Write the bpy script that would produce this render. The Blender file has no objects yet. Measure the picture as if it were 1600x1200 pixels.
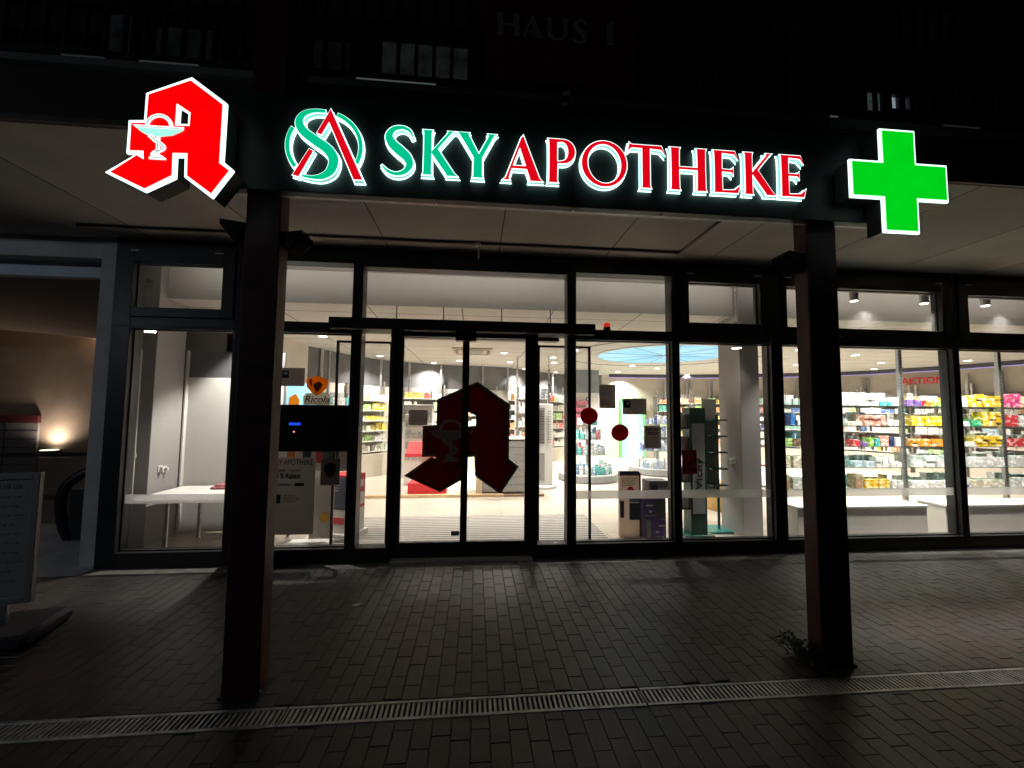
import bpy, bmesh, math, random
from mathutils import Vector, Matrix
rnd = random.Random(7)
R = math.radians
sc = bpy.context.scene
COL = sc.collection

# ------------------------------------------------------------------ camera, world, exposure
cam_d = bpy.data.cameras.new("camera")
cam = bpy.data.objects.new("camera", cam_d)
COL.objects.link(cam)
sc.camera = cam
cam_d.sensor_fit = 'HORIZONTAL'
cam_d.sensor_width = 36.0
cam_d.lens = 630.744 / 1600 * 36
cam_d.clip_start = 0.05
cam_d.clip_end = 400
_y, _p, _r = 0.0894711, 0.06398477, 0.009561602
fwd = Vector((math.sin(_y) * math.cos(_p), math.cos(_y) * math.cos(_p), math.sin(_p)))
rt = Vector((math.cos(_y), -math.sin(_y), 0))
up = rt.cross(fwd)
r2 = math.cos(_r) * rt + math.sin(_r) * up
u2 = -math.sin(_r) * rt + math.cos(_r) * up
m3 = Matrix((r2, u2, -fwd)).transposed()
cam.matrix_world = Matrix.Translation((0, -4.60739, 1.66565)) @ m3.to_4x4()

w = bpy.data.worlds.new("World")
sc.world = w
w.use_nodes = True
nt = w.node_tree
sky = nt.nodes.new('ShaderNodeTexSky')
sky.sky_type = 'NISHITA'
sky.sun_disc = False
sky.sun_elevation = R(-4)
sky.sun_rotation = R(200)
nt.links.new(sky.outputs[0], nt.nodes['Background'].inputs[0])
nt.nodes['Background'].inputs[1].default_value = 0.007

sc.view_settings.view_transform = 'Standard'
sc.view_settings.look = 'None'
sc.view_settings.exposure = 0
sc.view_settings.gamma = 1
cy = sc.cycles
cy.max_bounces = 9
cy.diffuse_bounces = 4
cy.glossy_bounces = 3
cy.transparent_max_bounces = 24
cy.transmission_bounces = 4
cy.sample_clamp_indirect = 3
cy.caustics_reflective = False
cy.caustics_refractive = False
cy.use_denoising = True

# ------------------------------------------------------------------ materials
def _nt(name):
    m = bpy.data.materials.new(name)
    m.use_nodes = True
    return m, m.node_tree, m.node_tree.nodes['Principled BSDF']

def mat(name, c, rough=.6, metal=0, var=.12, scale=6, spec=.5, bump=0, coat=0):
    """principled with soft noise in colour and roughness"""
    m, t, b = _nt(name)
    L = t.links
    tc = t.nodes.new('ShaderNodeTexCoord')
    n = t.nodes.new('ShaderNodeTexNoise')
    n.inputs['Scale'].default_value = scale
    n.inputs['Detail'].default_value = 5
    L.new(tc.outputs['Object'], n.inputs['Vector'])
    mr = t.nodes.new('ShaderNodeMapRange')
    mr.inputs[1].default_value = .3; mr.inputs[2].default_value = .7
    mr.inputs[3].default_value = 1 - var; mr.inputs[4].default_value = 1 + var
    L.new(n.outputs[0], mr.inputs[0])
    mx = t.nodes.new('ShaderNodeVectorMath'); mx.operation = 'SCALE'
    mx.inputs[0].default_value = c[:3]
    L.new(mr.outputs[0], mx.inputs[3])
    L.new(mx.outputs[0], b.inputs['Base Color'])
    mr2 = t.nodes.new('ShaderNodeMapRange')
    mr2.inputs[3].default_value = max(.03, rough - .08); mr2.inputs[4].default_value = min(1, rough + .08)
    L.new(n.outputs[0], mr2.inputs[0])
    L.new(mr2.outputs[0], b.inputs['Roughness'])
    b.inputs['Metallic'].default_value = metal
    b.inputs['Specular IOR Level'].default_value = spec
    b.inputs['Coat Weight'].default_value = coat
    if bump:
        n2 = t.nodes.new('ShaderNodeTexNoise'); n2.inputs['Scale'].default_value = scale * 25
        L.new(tc.outputs['Object'], n2.inputs['Vector'])
        bp = t.nodes.new('ShaderNodeBump'); bp.inputs['Strength'].default_value = bump; bp.inputs['Distance'].default_value = .004
        L.new(n2.outputs[0], bp.inputs['Height']); L.new(bp.outputs[0], b.inputs['Normal'])
    return m

def emat(name, c, s, base=None):
    m, t, b = _nt(name)
    b.inputs['Base Color'].default_value = (*(base or [x * .6 for x in c]), 1)
    b.inputs['Emission Color'].default_value = (*c, 1)
    b.inputs['Emission Strength'].default_value = s
    b.inputs['Roughness'].default_value = .35
    return m

def led(m, s, amp=.1, scale=14):
    t = m.node_tree; L = t.links; b = t.nodes['Principled BSDF']
    tc = t.nodes.new('ShaderNodeTexCoord'); n = t.nodes.new('ShaderNodeTexVoronoi'); n.inputs['Scale'].default_value = scale
    n.feature = 'SMOOTH_F1'; L.new(tc.outputs['Object'], n.inputs['Vector'])
    mr = t.nodes.new('ShaderNodeMapRange'); mr.inputs[2].default_value = .8; mr.inputs[3].default_value = s * (1 + amp); mr.inputs[4].default_value = s * (1 - amp)
    L.new(n.outputs['Distance'], mr.inputs[0]); L.new(mr.outputs[0], b.inputs['Emission Strength'])
    return m

def gmat(name, tint=(1, 1, 1), ior=1.3, rough=.0, frost=0, dust=0):
    """window glass: see-through with a Fresnel reflection"""
    m = bpy.data.materials.new(name); m.use_nodes = True
    t = m.node_tree; t.nodes.clear(); L = t.links
    o = t.nodes.new('ShaderNodeOutputMaterial')
    tr = t.nodes.new('ShaderNodeBsdfTransparent'); tr.inputs[0].default_value = (*tint, 1)
    gl = t.nodes.new('ShaderNodeBsdfGlossy'); gl.inputs['Roughness'].default_value = rough
    lw = t.nodes.new('ShaderNodeLayerWeight'); lw.inputs[0].default_value = .5
    pw = t.nodes.new('ShaderNodeMath'); pw.operation = 'POWER'; pw.inputs[1].default_value = 5
    L.new(lw.outputs['Facing'], pw.inputs[0])
    fr = t.nodes.new('ShaderNodeMath'); fr.operation = 'MULTIPLY_ADD'; fr.inputs[1].default_value = .9; fr.inputs[2].default_value = .022 * ior
    L.new(pw.outputs[0], fr.inputs[0])
    mx = t.nodes.new('ShaderNodeMixShader')
    L.new(fr.outputs[0], mx.inputs[0]); L.new(gl.outputs[0], mx.inputs[2])
    src = tr.outputs[0]
    if frost:
        df = t.nodes.new('ShaderNodeBsdfTranslucent'); df.inputs[0].default_value = (.85, .85, .85, 1)
        d2 = t.nodes.new('ShaderNodeBsdfDiffuse'); d2.inputs[0].default_value = (.8, .8, .8, 1)
        m1 = t.nodes.new('ShaderNodeMixShader'); m1.inputs[0].default_value = .3
        L.new(df.outputs[0], m1.inputs[1]); L.new(d2.outputs[0], m1.inputs[2])
        m2 = t.nodes.new('ShaderNodeMixShader'); m2.inputs[0].default_value = frost
        if dust:
            tc = t.nodes.new('ShaderNodeTexCoord'); mp = t.nodes.new('ShaderNodeMapping'); mp.inputs['Scale'].default_value = (3.5, 3.5, 1.2); mp.inputs['Rotation'].default_value = (0, R(24), 0)
            n = t.nodes.new('ShaderNodeTexNoise'); n.inputs['Scale'].default_value = 1.6; n.inputs['Detail'].default_value = 7; n.inputs['Roughness'].default_value = .65
            L.new(tc.outputs['Object'], mp.inputs[0]); L.new(mp.outputs[0], n.inputs['Vector'])
            rr = t.nodes.new('ShaderNodeMapRange'); rr.inputs[1].default_value = .45; rr.inputs[2].default_value = .75; rr.inputs[3].default_value = .006; rr.inputs[4].default_value = dust
            L.new(n.outputs[0], rr.inputs[0]); L.new(rr.outputs[0], m2.inputs[0])
        L.new(src, m2.inputs[1]); L.new(m1.outputs[0], m2.inputs[2])
        src = m2.outputs[0]
    L.new(src, mx.inputs[1])
    L.new(mx.outputs[0], o.inputs[0])
    return m

def grid_mat(name, c, joint, sx, sy, gap, rough, plane='XY', var=.05, spec=.5, offset=0.0, tint2=None, ox=0, oy=0):
    """slabs with thin joints, sizes in metres, laid in object space (objects sit at the world origin)"""
    m, t, b = _nt(name); L = t.links
    tc = t.nodes.new('ShaderNodeTexCoord')
    mp = t.nodes.new('ShaderNodeMapping')
    if plane == 'XZ': mp.inputs['Rotation'].default_value = (R(-90), 0, 0)
    if plane == 'YZ': mp.inputs['Rotation'].default_value = (R(-90), 0, R(-90))
    mp.inputs['Location'].default_value = (ox, oy, 0)
    L.new(tc.outputs['Object'], mp.inputs[0])
    br = t.nodes.new('ShaderNodeTexBrick')
    br.offset = offset; br.squash = 1
    c2 = tint2 or [x * (1 - var * 2) for x in c]
    br.inputs['Color1'].default_value = (*c, 1); br.inputs['Color2'].default_value = (*c2, 1)
    br.inputs['Mortar'].default_value = (*joint, 1)
    br.inputs['Scale'].default_value = 1
    br.inputs['Mortar Size'].default_value = gap
    br.inputs['Mortar Smooth'].default_value = .1
    br.inputs['Brick Width'].default_value = sx; br.inputs['Row Height'].default_value = sy
    L.new(mp.outputs[0], br.inputs['Vector'])
    n = t.nodes.new('ShaderNodeTexNoise'); n.inputs['Scale'].default_value = 1.3; n.inputs['Detail'].default_value = 6
    L.new(tc.outputs['Object'], n.inputs['Vector'])
    mr = t.nodes.new('ShaderNodeMapRange'); mr.inputs[1].default_value = .3; mr.inputs[2].default_value = .7
    mr.inputs[3].default_value = 1 - var; mr.inputs[4].default_value = 1 + var
    L.new(n.outputs[0], mr.inputs[0])
    sc_ = t.nodes.new('ShaderNodeVectorMath'); sc_.operation = 'SCALE'
    L.new(br.outputs[0], sc_.inputs[0]); L.new(mr.outputs[0], sc_.inputs[3])
    L.new(sc_.outputs[0], b.inputs['Base Color'])
    b.inputs['Roughness'].default_value = rough
    b.inputs['Specular IOR Level'].default_value = spec
    bp = t.nodes.new('ShaderNodeBump'); bp.inputs['Strength'].default_value = .3; bp.inputs['Distance'].default_value = .003; bp.invert = True
    L.new(br.outputs[1], bp.inputs['Height']); L.new(bp.outputs[0], b.inputs['Normal'])
    return m

def carton_mat(name, attr):
    """printed packaging: its own colour with a paler label band and rows of fine print"""
    m, t, b = _nt(name); L = t.links
    if attr:
        col = t.nodes.new('ShaderNodeVertexColor'); col.layer_name = 'Col'; cout = col.outputs[0]
        rn = t.nodes.new('ShaderNodeNewGeometry').outputs['Random Per Island']
    else:
        oi = t.nodes.new('ShaderNodeObjectInfo'); cout = oi.outputs['Color']; rn = oi.outputs['Random']
    geo = t.nodes.new('ShaderNodeNewGeometry')
    tc = t.nodes.new('ShaderNodeTexCoord')
    mp = t.nodes.new('ShaderNodeMapping'); mp.inputs['Scale'].default_value = (34, 34, 120)
    L.new(geo.outputs['Position'], mp.inputs[0])
    n = t.nodes.new('ShaderNodeTexNoise'); n.inputs['Scale'].default_value = 1.0; n.inputs['Detail'].default_value = 2
    L.new(mp.outputs[0], n.inputs['Vector'])
    r1 = t.nodes.new('ShaderNodeMapRange'); r1.inputs[1].default_value = .62; r1.inputs[2].default_value = .66; L.new(n.outputs[0], r1.inputs[0])
    mp2 = t.nodes.new('ShaderNodeMapping'); mp2.inputs['Scale'].default_value = (14, 14, 24)
    L.new(geo.outputs['Position'], mp2.inputs[0])
    n2 = t.nodes.new('ShaderNodeTexNoise'); n2.inputs['Scale'].default_value = 1.0; n2.inputs['Detail'].default_value = 0
    L.new(mp2.outputs[0], n2.inputs['Vector'])
    r2_ = t.nodes.new('ShaderNodeMapRange'); r2_.inputs[1].default_value = .57; r2_.inputs[2].default_value = .59; L.new(n2.outputs[0], r2_.inputs[0])
    pale = t.nodes.new('ShaderNodeMix'); pale.data_type = 'RGBA'
    L.new(r2_.outputs[0], pale.inputs[0]); L.new(cout, pale.inputs[6])
    hs = t.nodes.new('ShaderNodeHueSaturation'); hs.inputs['Saturation'].default_value = .55; hs.inputs['Value'].default_value = 1.5
    L.new(cout, hs.inputs['Color']); L.new(hs.outputs[0], pale.inputs[7])
    prt = t.nodes.new('ShaderNodeMix'); prt.data_type = 'RGBA'
    mul = t.nodes.new('ShaderNodeMath'); mul.operation = 'MULTIPLY'; mul.inputs[1].default_value = .7
    L.new(r1.outputs[0], mul.inputs[0]); L.new(mul.outputs[0], prt.inputs[0])
    L.new(pale.outputs[2], prt.inputs[6])
    cr = t.nodes.new('ShaderNodeValToRGB')
    cr.color_ramp.interpolation = 'CONSTANT'
    e = cr.color_ramp.elements
    e[0].color = (.03, .05, .12, 1); e[1].position = .35; e[1].color = (.05, .05, .05, 1)
    k = e.new(.6); k.color = (.4, .03, .04, 1)
    k = e.new(.75); k.color = (.03, .22, .2, 1)
    k = e.new(.88); k.color = (.04, .1, .35, 1)
    L.new(rn, cr.inputs[0]); L.new(cr.outputs[0], prt.inputs[7])
    L.new(prt.outputs[2], b.inputs['Base Color'])
    b.inputs['Roughness'].default_value = .4
    return m

def tmat(name, c, trans, rough=.7, var=.05, scale=8, tint=None):
    """paper or film that lets some light through"""
    m = mat(name, c, rough, 0, var, scale, .25)
    t = m.node_tree; L = t.links; b = t.nodes['Principled BSDF']; o = next(n for n in t.nodes if n.type == 'OUTPUT_MATERIAL')
    tl = t.nodes.new('ShaderNodeBsdfTranslucent'); tl.inputs[0].default_value = (*(tint or c), 1)
    mx = t.nodes.new('ShaderNodeMixShader'); mx.inputs[0].default_value = trans
    L.new(b.outputs[0], mx.inputs[1]); L.new(tl.outputs[0], mx.inputs[2]); L.new(mx.outputs[0], o.inputs[0])
    return m

# ------------------------------------------------------------------ mesh helpers
class MB:
    def __init__(s): s.v = []; s.f = []; s.c = []; s.cur = None
    def add(s, vs, fs):
        k = len(s.v); s.v += [tuple(x) for x in vs]
        for f in fs: s.f.append([i + k for i in f]); s.c.append(s.cur)
        return s
    def box(s, x0, x1, y0, y1, z0, z1):
        return s.add([(x0, y0, z0), (x1, y0, z0), (x1, y1, z0), (x0, y1, z0), (x0, y0, z1), (x1, y0, z1), (x1, y1, z1), (x0, y1, z1)],
                     [(3, 2, 1, 0), (4, 5, 6, 7), (0, 1, 5, 4), (1, 2, 6, 5), (2, 3, 7, 6), (3, 0, 4, 7)])
    def bbox(s, x0, x1, y0, y1, z0, z1, b=.004):
        """box with chamfered edges"""
        bm = bmesh.new(); bmesh.ops.create_cube(bm, size=1)
        for v in bm.verts: v.co = Vector(((x0 + x1) / 2 + v.co.x * (x1 - x0), (y0 + y1) / 2 + v.co.y * (y1 - y0), (z0 + z1) / 2 + v.co.z * (z1 - z0)))
        bmesh.ops.bevel(bm, geom=bm.edges[:], offset=min(b, .3 * min(x1 - x0, y1 - y0, z1 - z0)), segments=1, affect='EDGES')
        bm.verts.index_update()
        s.add([v.co[:] for v in bm.verts], [[v.index for v in f.verts] for f in bm.faces]); bm.free()
        return s
    def rbox(s, cx, cy_, z0, z1, wx, wy, a):
        """box turned by a about z"""
        ca, sa = math.cos(a), math.sin(a)
        q = [(cx + ca * x - sa * y, cy_ + sa * x + ca * y) for x, y in ((-wx / 2, -wy / 2), (wx / 2, -wy / 2), (wx / 2, wy / 2), (-wx / 2, wy / 2))]
        return s.add([(*p, z0) for p in q] + [(*p, z1) for p in q], [(3, 2, 1, 0), (4, 5, 6, 7), (0, 1, 5, 4), (1, 2, 6, 5), (2, 3, 7, 6), (3, 0, 4, 7)])
    def lathe(s, prof, c=(0, 0, 0), n=24):
        """prof: (radius, z) pairs from bottom to top, about a vertical axis"""
        vs = []
        for r, z in prof:
            for i in range(n):
                a = 2 * math.pi * i / n; vs.append((c[0] + r * math.cos(a), c[1] + r * math.sin(a), c[2] + z))
        fs = []
        for j in range(len(prof) - 1):
            for i in range(n):
                k = (i + 1) % n; fs.append((j * n + i, j * n + k, j * n + n + k, j * n + n + i))
        fs.append(tuple(reversed(range(n)))); fs.append(tuple((len(prof) - 1) * n + i for i in range(n)))
        return s.add(vs, fs)
    def tube(s, pts, r, n=8):
        pts = [Vector(p) for p in pts]; vs = []; up_ = Vector((.13, .21, 1)).normalized()
        rr = r if isinstance(r, (list, tuple)) else [r] * len(pts)
        for i, p in enumerate(pts):
            d = (pts[min(i + 1, len(pts) - 1)] - pts[max(i - 1, 0)]).normalized()
            a = d.cross(up_)
            if a.length < .05: a = d.cross(Vector((1, 0, 0)))
            a.normalize(); b = d.cross(a)
            for k in range(n):
                t = 2 * math.pi * k / n; vs.append(p + rr[i] * (math.cos(t) * a + math.sin(t) * b))
        fs = [(i * n + k, i * n + (k + 1) % n, i * n + n + (k + 1) % n, i * n + n + k) for i in range(len(pts) - 1) for k in range(n)]
        fs += [tuple(range(n)), tuple(reversed(range((len(pts) - 1) * n, len(pts) * n)))]
        return s.add(vs, fs)
    def prism(s, loops, y0, y1):
        """loops of (x,z): first the outline, then holes; front at y0, back at y1"""
        from mathutils.geometry import delaunay_2d_cdt
        V2, E2, k = [], [], 0
        for l in loops:
            V2 += [Vector((x, z)) for x, z in l]; E2 += [(k + i, k + (i + 1) % len(l)) for i in range(len(l))]; k += len(l)
        ov, oe, of = delaunay_2d_cdt(V2, E2, [], 1, 1e-6)[:3]
        n = len(ov)
        vs = [(p.x, y0, p.y) for p in ov] + [(p.x, y1, p.y) for p in ov]
        fs = []; cnt = {}
        for t in of:
            t = list(t); a, b, c = (ov[q] for q in t[:3])
            gx, gz = (a.x + b.x + c.x) / 3, (a.y + b.y + c.y) / 3; ins_ = False
            for l in loops:
                for q in range(len(l)):
                    (ax, az), (bx, bz) = l[q - 1], l[q]
                    if (az > gz) != (bz > gz) and gx < (bx - ax) * (gz - az) / (bz - az) + ax: ins_ = not ins_
            if not ins_: continue
            if (b - a).cross(c - a) < 0: t.reverse()
            fs.append(tuple(t)); fs.append(tuple(q + n for q in reversed(t)))
            for q in range(len(t)):
                e = (t[q], t[(q + 1) % len(t)])
                if (e[1], e[0]) in cnt: del cnt[(e[1], e[0])]
                else: cnt[e] = 1
        for a, b in cnt: fs.append((b, a, a + n, b + n))
        s.add(vs, fs)
        return s

def link(name, me, m, parent=None, origin=None):
    o = bpy.data.objects.new(name, me)
    me.materials.append(m)
    COL.objects.link(o)
    if parent is not None:
        off = parent.get('_at') or (0, 0, 0)
        p = parent
        o.parent = parent
        me.transform(Matrix.Translation(-Vector(wloc(parent))))
    elif origin is not None:
        me.transform(Matrix.Translation(-Vector(origin))); o.location = origin
    return o

def wloc(o):
    v = Vector((0, 0, 0))
    while o is not None: v += Vector(o.location); o = o.parent
    return v

def obj(name, mb, m, parent=None, smooth=False, at_base=False):
    me = bpy.data.meshes.new(name)
    me.from_pydata(mb.v, [], mb.f)
    if any(c is not None for c in mb.c):
        ca = me.color_attributes.new('Col', 'FLOAT_COLOR', 'CORNER')
        i = 0
        for f, c in zip(mb.f, mb.c):
            for _ in f: ca.data[i].color = (*(c or (1, 1, 1)), 1); i += 1
    bm = bmesh.new(); bm.from_mesh(me); bmesh.ops.recalc_face_normals(bm, faces=bm.faces[:]); bm.to_mesh(me); bm.free()
    if smooth:
        me.shade_smooth()
        me.set_sharp_from_angle(angle=R(40))
    origin = None
    if at_base and parent is None:
        xs, ys, zs = zip(*mb.v); origin = ((min(xs) + max(xs)) / 2, (min(ys) + max(ys)) / 2, min(zs))
    return link(name, me, m, parent, origin)

def tag(o, label=None, cat=None, group=None, kind=None):
    if label: o['label'] = label
    if cat: o['category'] = cat
    if group: o['group'] = group
    if kind: o['kind'] = kind
    return o

def thing(name, label, cat, loc=(0, 0, 0), group=None):
    o = bpy.data.objects.new(name, None); COL.objects.link(o); o.location = loc; o.empty_display_size = .1
    return tag(o, label, cat, group)

def one(name, mb, m, label, cat, group=None, smooth=False):
    return tag(obj(name, mb, m, smooth=smooth, at_base=True), label, cat, group)

def struct(name, mb, m):
    return tag(obj(name, mb, m), kind='structure')

def copy_tree(o, parent=None, loc=None):
    c = o.copy(); COL.objects.link(c)
    if parent is not None: c.parent = parent
    if loc is not None: c.location = loc
    for ch in list(o.children): copy_tree(ch, c)
    return c

def text_mesh(s, size, depth=.002, bold=0, align='LEFT', shear=0):
    cu = bpy.data.curves.new('writing', 'FONT'); cu.body = s; cu.size = size; cu.extrude = depth; cu.offset = bold
    cu.align_x = align; cu.shear = shear; cu.resolution_u = 3
    o = bpy.data.objects.new('writing', cu); COL.objects.link(o)
    bpy.context.view_layer.update()
    me = bpy.data.meshes.new_from_object(o.evaluated_get(bpy.context.evaluated_depsgraph_get()))
    bpy.data.objects.remove(o); bpy.data.curves.remove(cu)
    return me

def text(s, size, x, y, z, m, parent=None, width=None, bold=0, align='LEFT', name='writing', rot=None, depth=.0015, shear=0):
    """upright writing facing -Y, baseline start at x,z; squeezed to width when given"""
    me = text_mesh(s, size, depth, bold, align, shear)
    xs = [v.co.x for v in me.vertices]
    k = width / (max(xs) - min(xs)) if width else 1
    M_ = Matrix.Translation((x, y, z)) @ (rot or Matrix()) @ Matrix.Rotation(R(90), 4, 'X') @ Matrix.Diagonal((k, 1, 1, 1))
    me.transform(M_)
    return link(name, me, m, parent)

def offset_loop(l, d):
    """offset of a closed loop (x,z); d>0 grows a counter-clockwise loop"""
    n = len(l); area = sum(l[i][0] * l[(i + 1) % n][1] - l[(i + 1) % n][0] * l[i][1] for i in range(n))
    s = 1 if area > 0 else -1
    out = []
    for i in range(n):
        p0, p1, p2 = Vector(l[i - 1]), Vector(l[i]), Vector(l[(i + 1) % n])
        e1, e2 = (p1 - p0), (p2 - p1)
        if e1.length < 1e-6 or e2.length < 1e-6: out.append(l[i]); continue
        e1.normalize(); e2.normalize()
        n1, n2 = Vector((e1.y, -e1.x)) * s, Vector((e2.y, -e2.x)) * s
        b = n1 + n2
        if b.length < .2: b = n1
        else: b = b / b.length_squared * 2
        if b.length > 2.2: b = b.normalized() * 2.2
        q = p1 + b * d; out.append((q.x, q.y))
    return out

def catmull(P, k=8, W=None):
    o = []; ow = []
    for i in range(len(P) - 1):
        p0, p1, p2, p3 = (Vector(P[max(0, min(len(P) - 1, j))]) for j in (i - 1, i, i + 1, i + 2))
        for t in range(k):
            u = t / k
            o.append(.5 * ((2 * p1) + (p2 - p0) * u + (2 * p0 - 5 * p1 + 4 * p2 - p3) * u * u + (3 * p1 - p0 - 3 * p2 + p3) * u ** 3))
            if W: ow.append(W[i] * (1 - u) + W[i + 1] * u)
    o.append(Vector(P[-1]))
    if W: ow.append(W[-1])
    return (o, ow) if W else o

def ribbon(P, W, k=8):
    """outline of a stroke of changing width along a smooth path"""
    pts, ws = catmull(P, k, W)
    a, b = [], []
    for i, p in enumerate(pts):
        d = (pts[min(i + 1, len(pts) - 1)] - pts[max(i - 1, 0)]).normalized(); n = Vector((-d.y, d.x))
        a.append(tuple(p + n * ws[i] / 2)); b.append(tuple(p - n * ws[i] / 2))
    return a + b[::-1]

def ell(cx, cz, rx, rz, n=40, a0=0, a1=2 * math.pi, tilt=0):
    o = []
    full = abs(a1 - a0 - 2 * math.pi) < 1e-6
    for i in range(n if full else n + 1):
        a = a0 + (a1 - a0) * i / n; x, z = rx * math.cos(a), rz * math.sin(a)
        o.append((cx + x * math.cos(tilt) - z * math.sin(tilt), cz + x * math.sin(tilt) + z * math.cos(tilt)))
    return o

# ------------------------------------------------------------------ shared materials
ANTH = mat('anthracite powder coat', (.030, .030, .032), .42, .0, .1, 9, .25)
OXRED = mat('oxblood steel paint', (.085, .024, .026), .5, 0, .35, 7, .4, .25)
SOFFIT = grid_mat('render soffit', (.60, .57, .53), (.10, .09, .08), 1.25, 3.2, .007, .85, 'XY', .14, .2, ox=.63 + 1.25 / 2 - 1.25 / 2 + .375, oy=2.3)
CONC = mat('grey render', (.62, .62, .61), .85, 0, .14, 3, .2, .2)
BROWN = mat('brown plaster', (.36, .285, .23), .9, 0, .15, 2, .2, .2)
WHITE = mat('white laminate', (.78, .76, .72), .4, 0, .03, 3, .4)
CREAM = mat('cream wall paint', (.76, .72, .64), .7, 0, .05, 2, .3)
BEIGE = mat('beige wall panel', (.60, .55, .46), .6, 0, .08, 3, .3)
GREYP = mat('warm grey pillar paint', (.36, .345, .335), .7, 0, .05, 3, .3)
GREYD = mat('slate grey wall band', (.115, .115, .12), .6, 0, .06, 3, .3)
GREYM = mat('mid grey laminate', (.30, .29, .275), .5, 0, .08, 4, .4)
STEEL = mat('brushed steel', (.55, .55, .55), .35, .9, .15, 20)
GALV = mat('galvanised steel', (.46, .46, .47), .45, .85, .35, 14, .5, .25)
ALU = mat('bright aluminium', (.75, .74, .72), .28, .9, .1, 14)
BLACK = mat('black plastic', (.012, .012, .013), .4, 0, .2, 8)
PAPER = mat('white paper', (.72, .70, .68), .8, 0, .04, 8, .2)
PRINT = mat('black print', (.03, .03, .03), .7, 0, .1, 10, .2)
PRINTG = mat('grey print', (.30, .28, .28), .7, 0, .1, 10, .2)
NAVY = mat('navy print', (.02, .03, .09), .6, 0, .15, 10, .3)
REDP = mat('red print', (.55, .03, .035), .55, 0, .08, 8, .3)
DKRED = tmat('red adhesive film', (.33, .010, .016), .26, .5, .06, 8, (.30, .003, .011))
DISCRED = tmat('red disc film', (.45, .012, .02), .5, .5, .06, 8, (.60, .007, .018))
CARDB = mat('brown cardboard', (.36, .23, .13), .8, 0, .1, 9, .2)
WOOD = mat('pale pine', (.62, .43, .24), .5, 0, .15, 7, .3)
GLASS = gmat('window glass', frost=.01, dust=.018)
FROST = gmat('frosted safety film', frost=.55)
SHELFG = gmat('shelf glass', (.82, .93, .9), 1.5)
GREENG = mat('green acrylic', (.006, .085, .07), .2, 0, .1, 6, .6)
CARTON = carton_mat('printed carton', False)
STOCK = carton_mat('printed stock', True)
LAMP = emat('lamp lens', (1, .93, .8), 9)
WHITEP = mat('white plastic', (.75, .74, .72), .4, 0, .03, 8)

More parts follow.
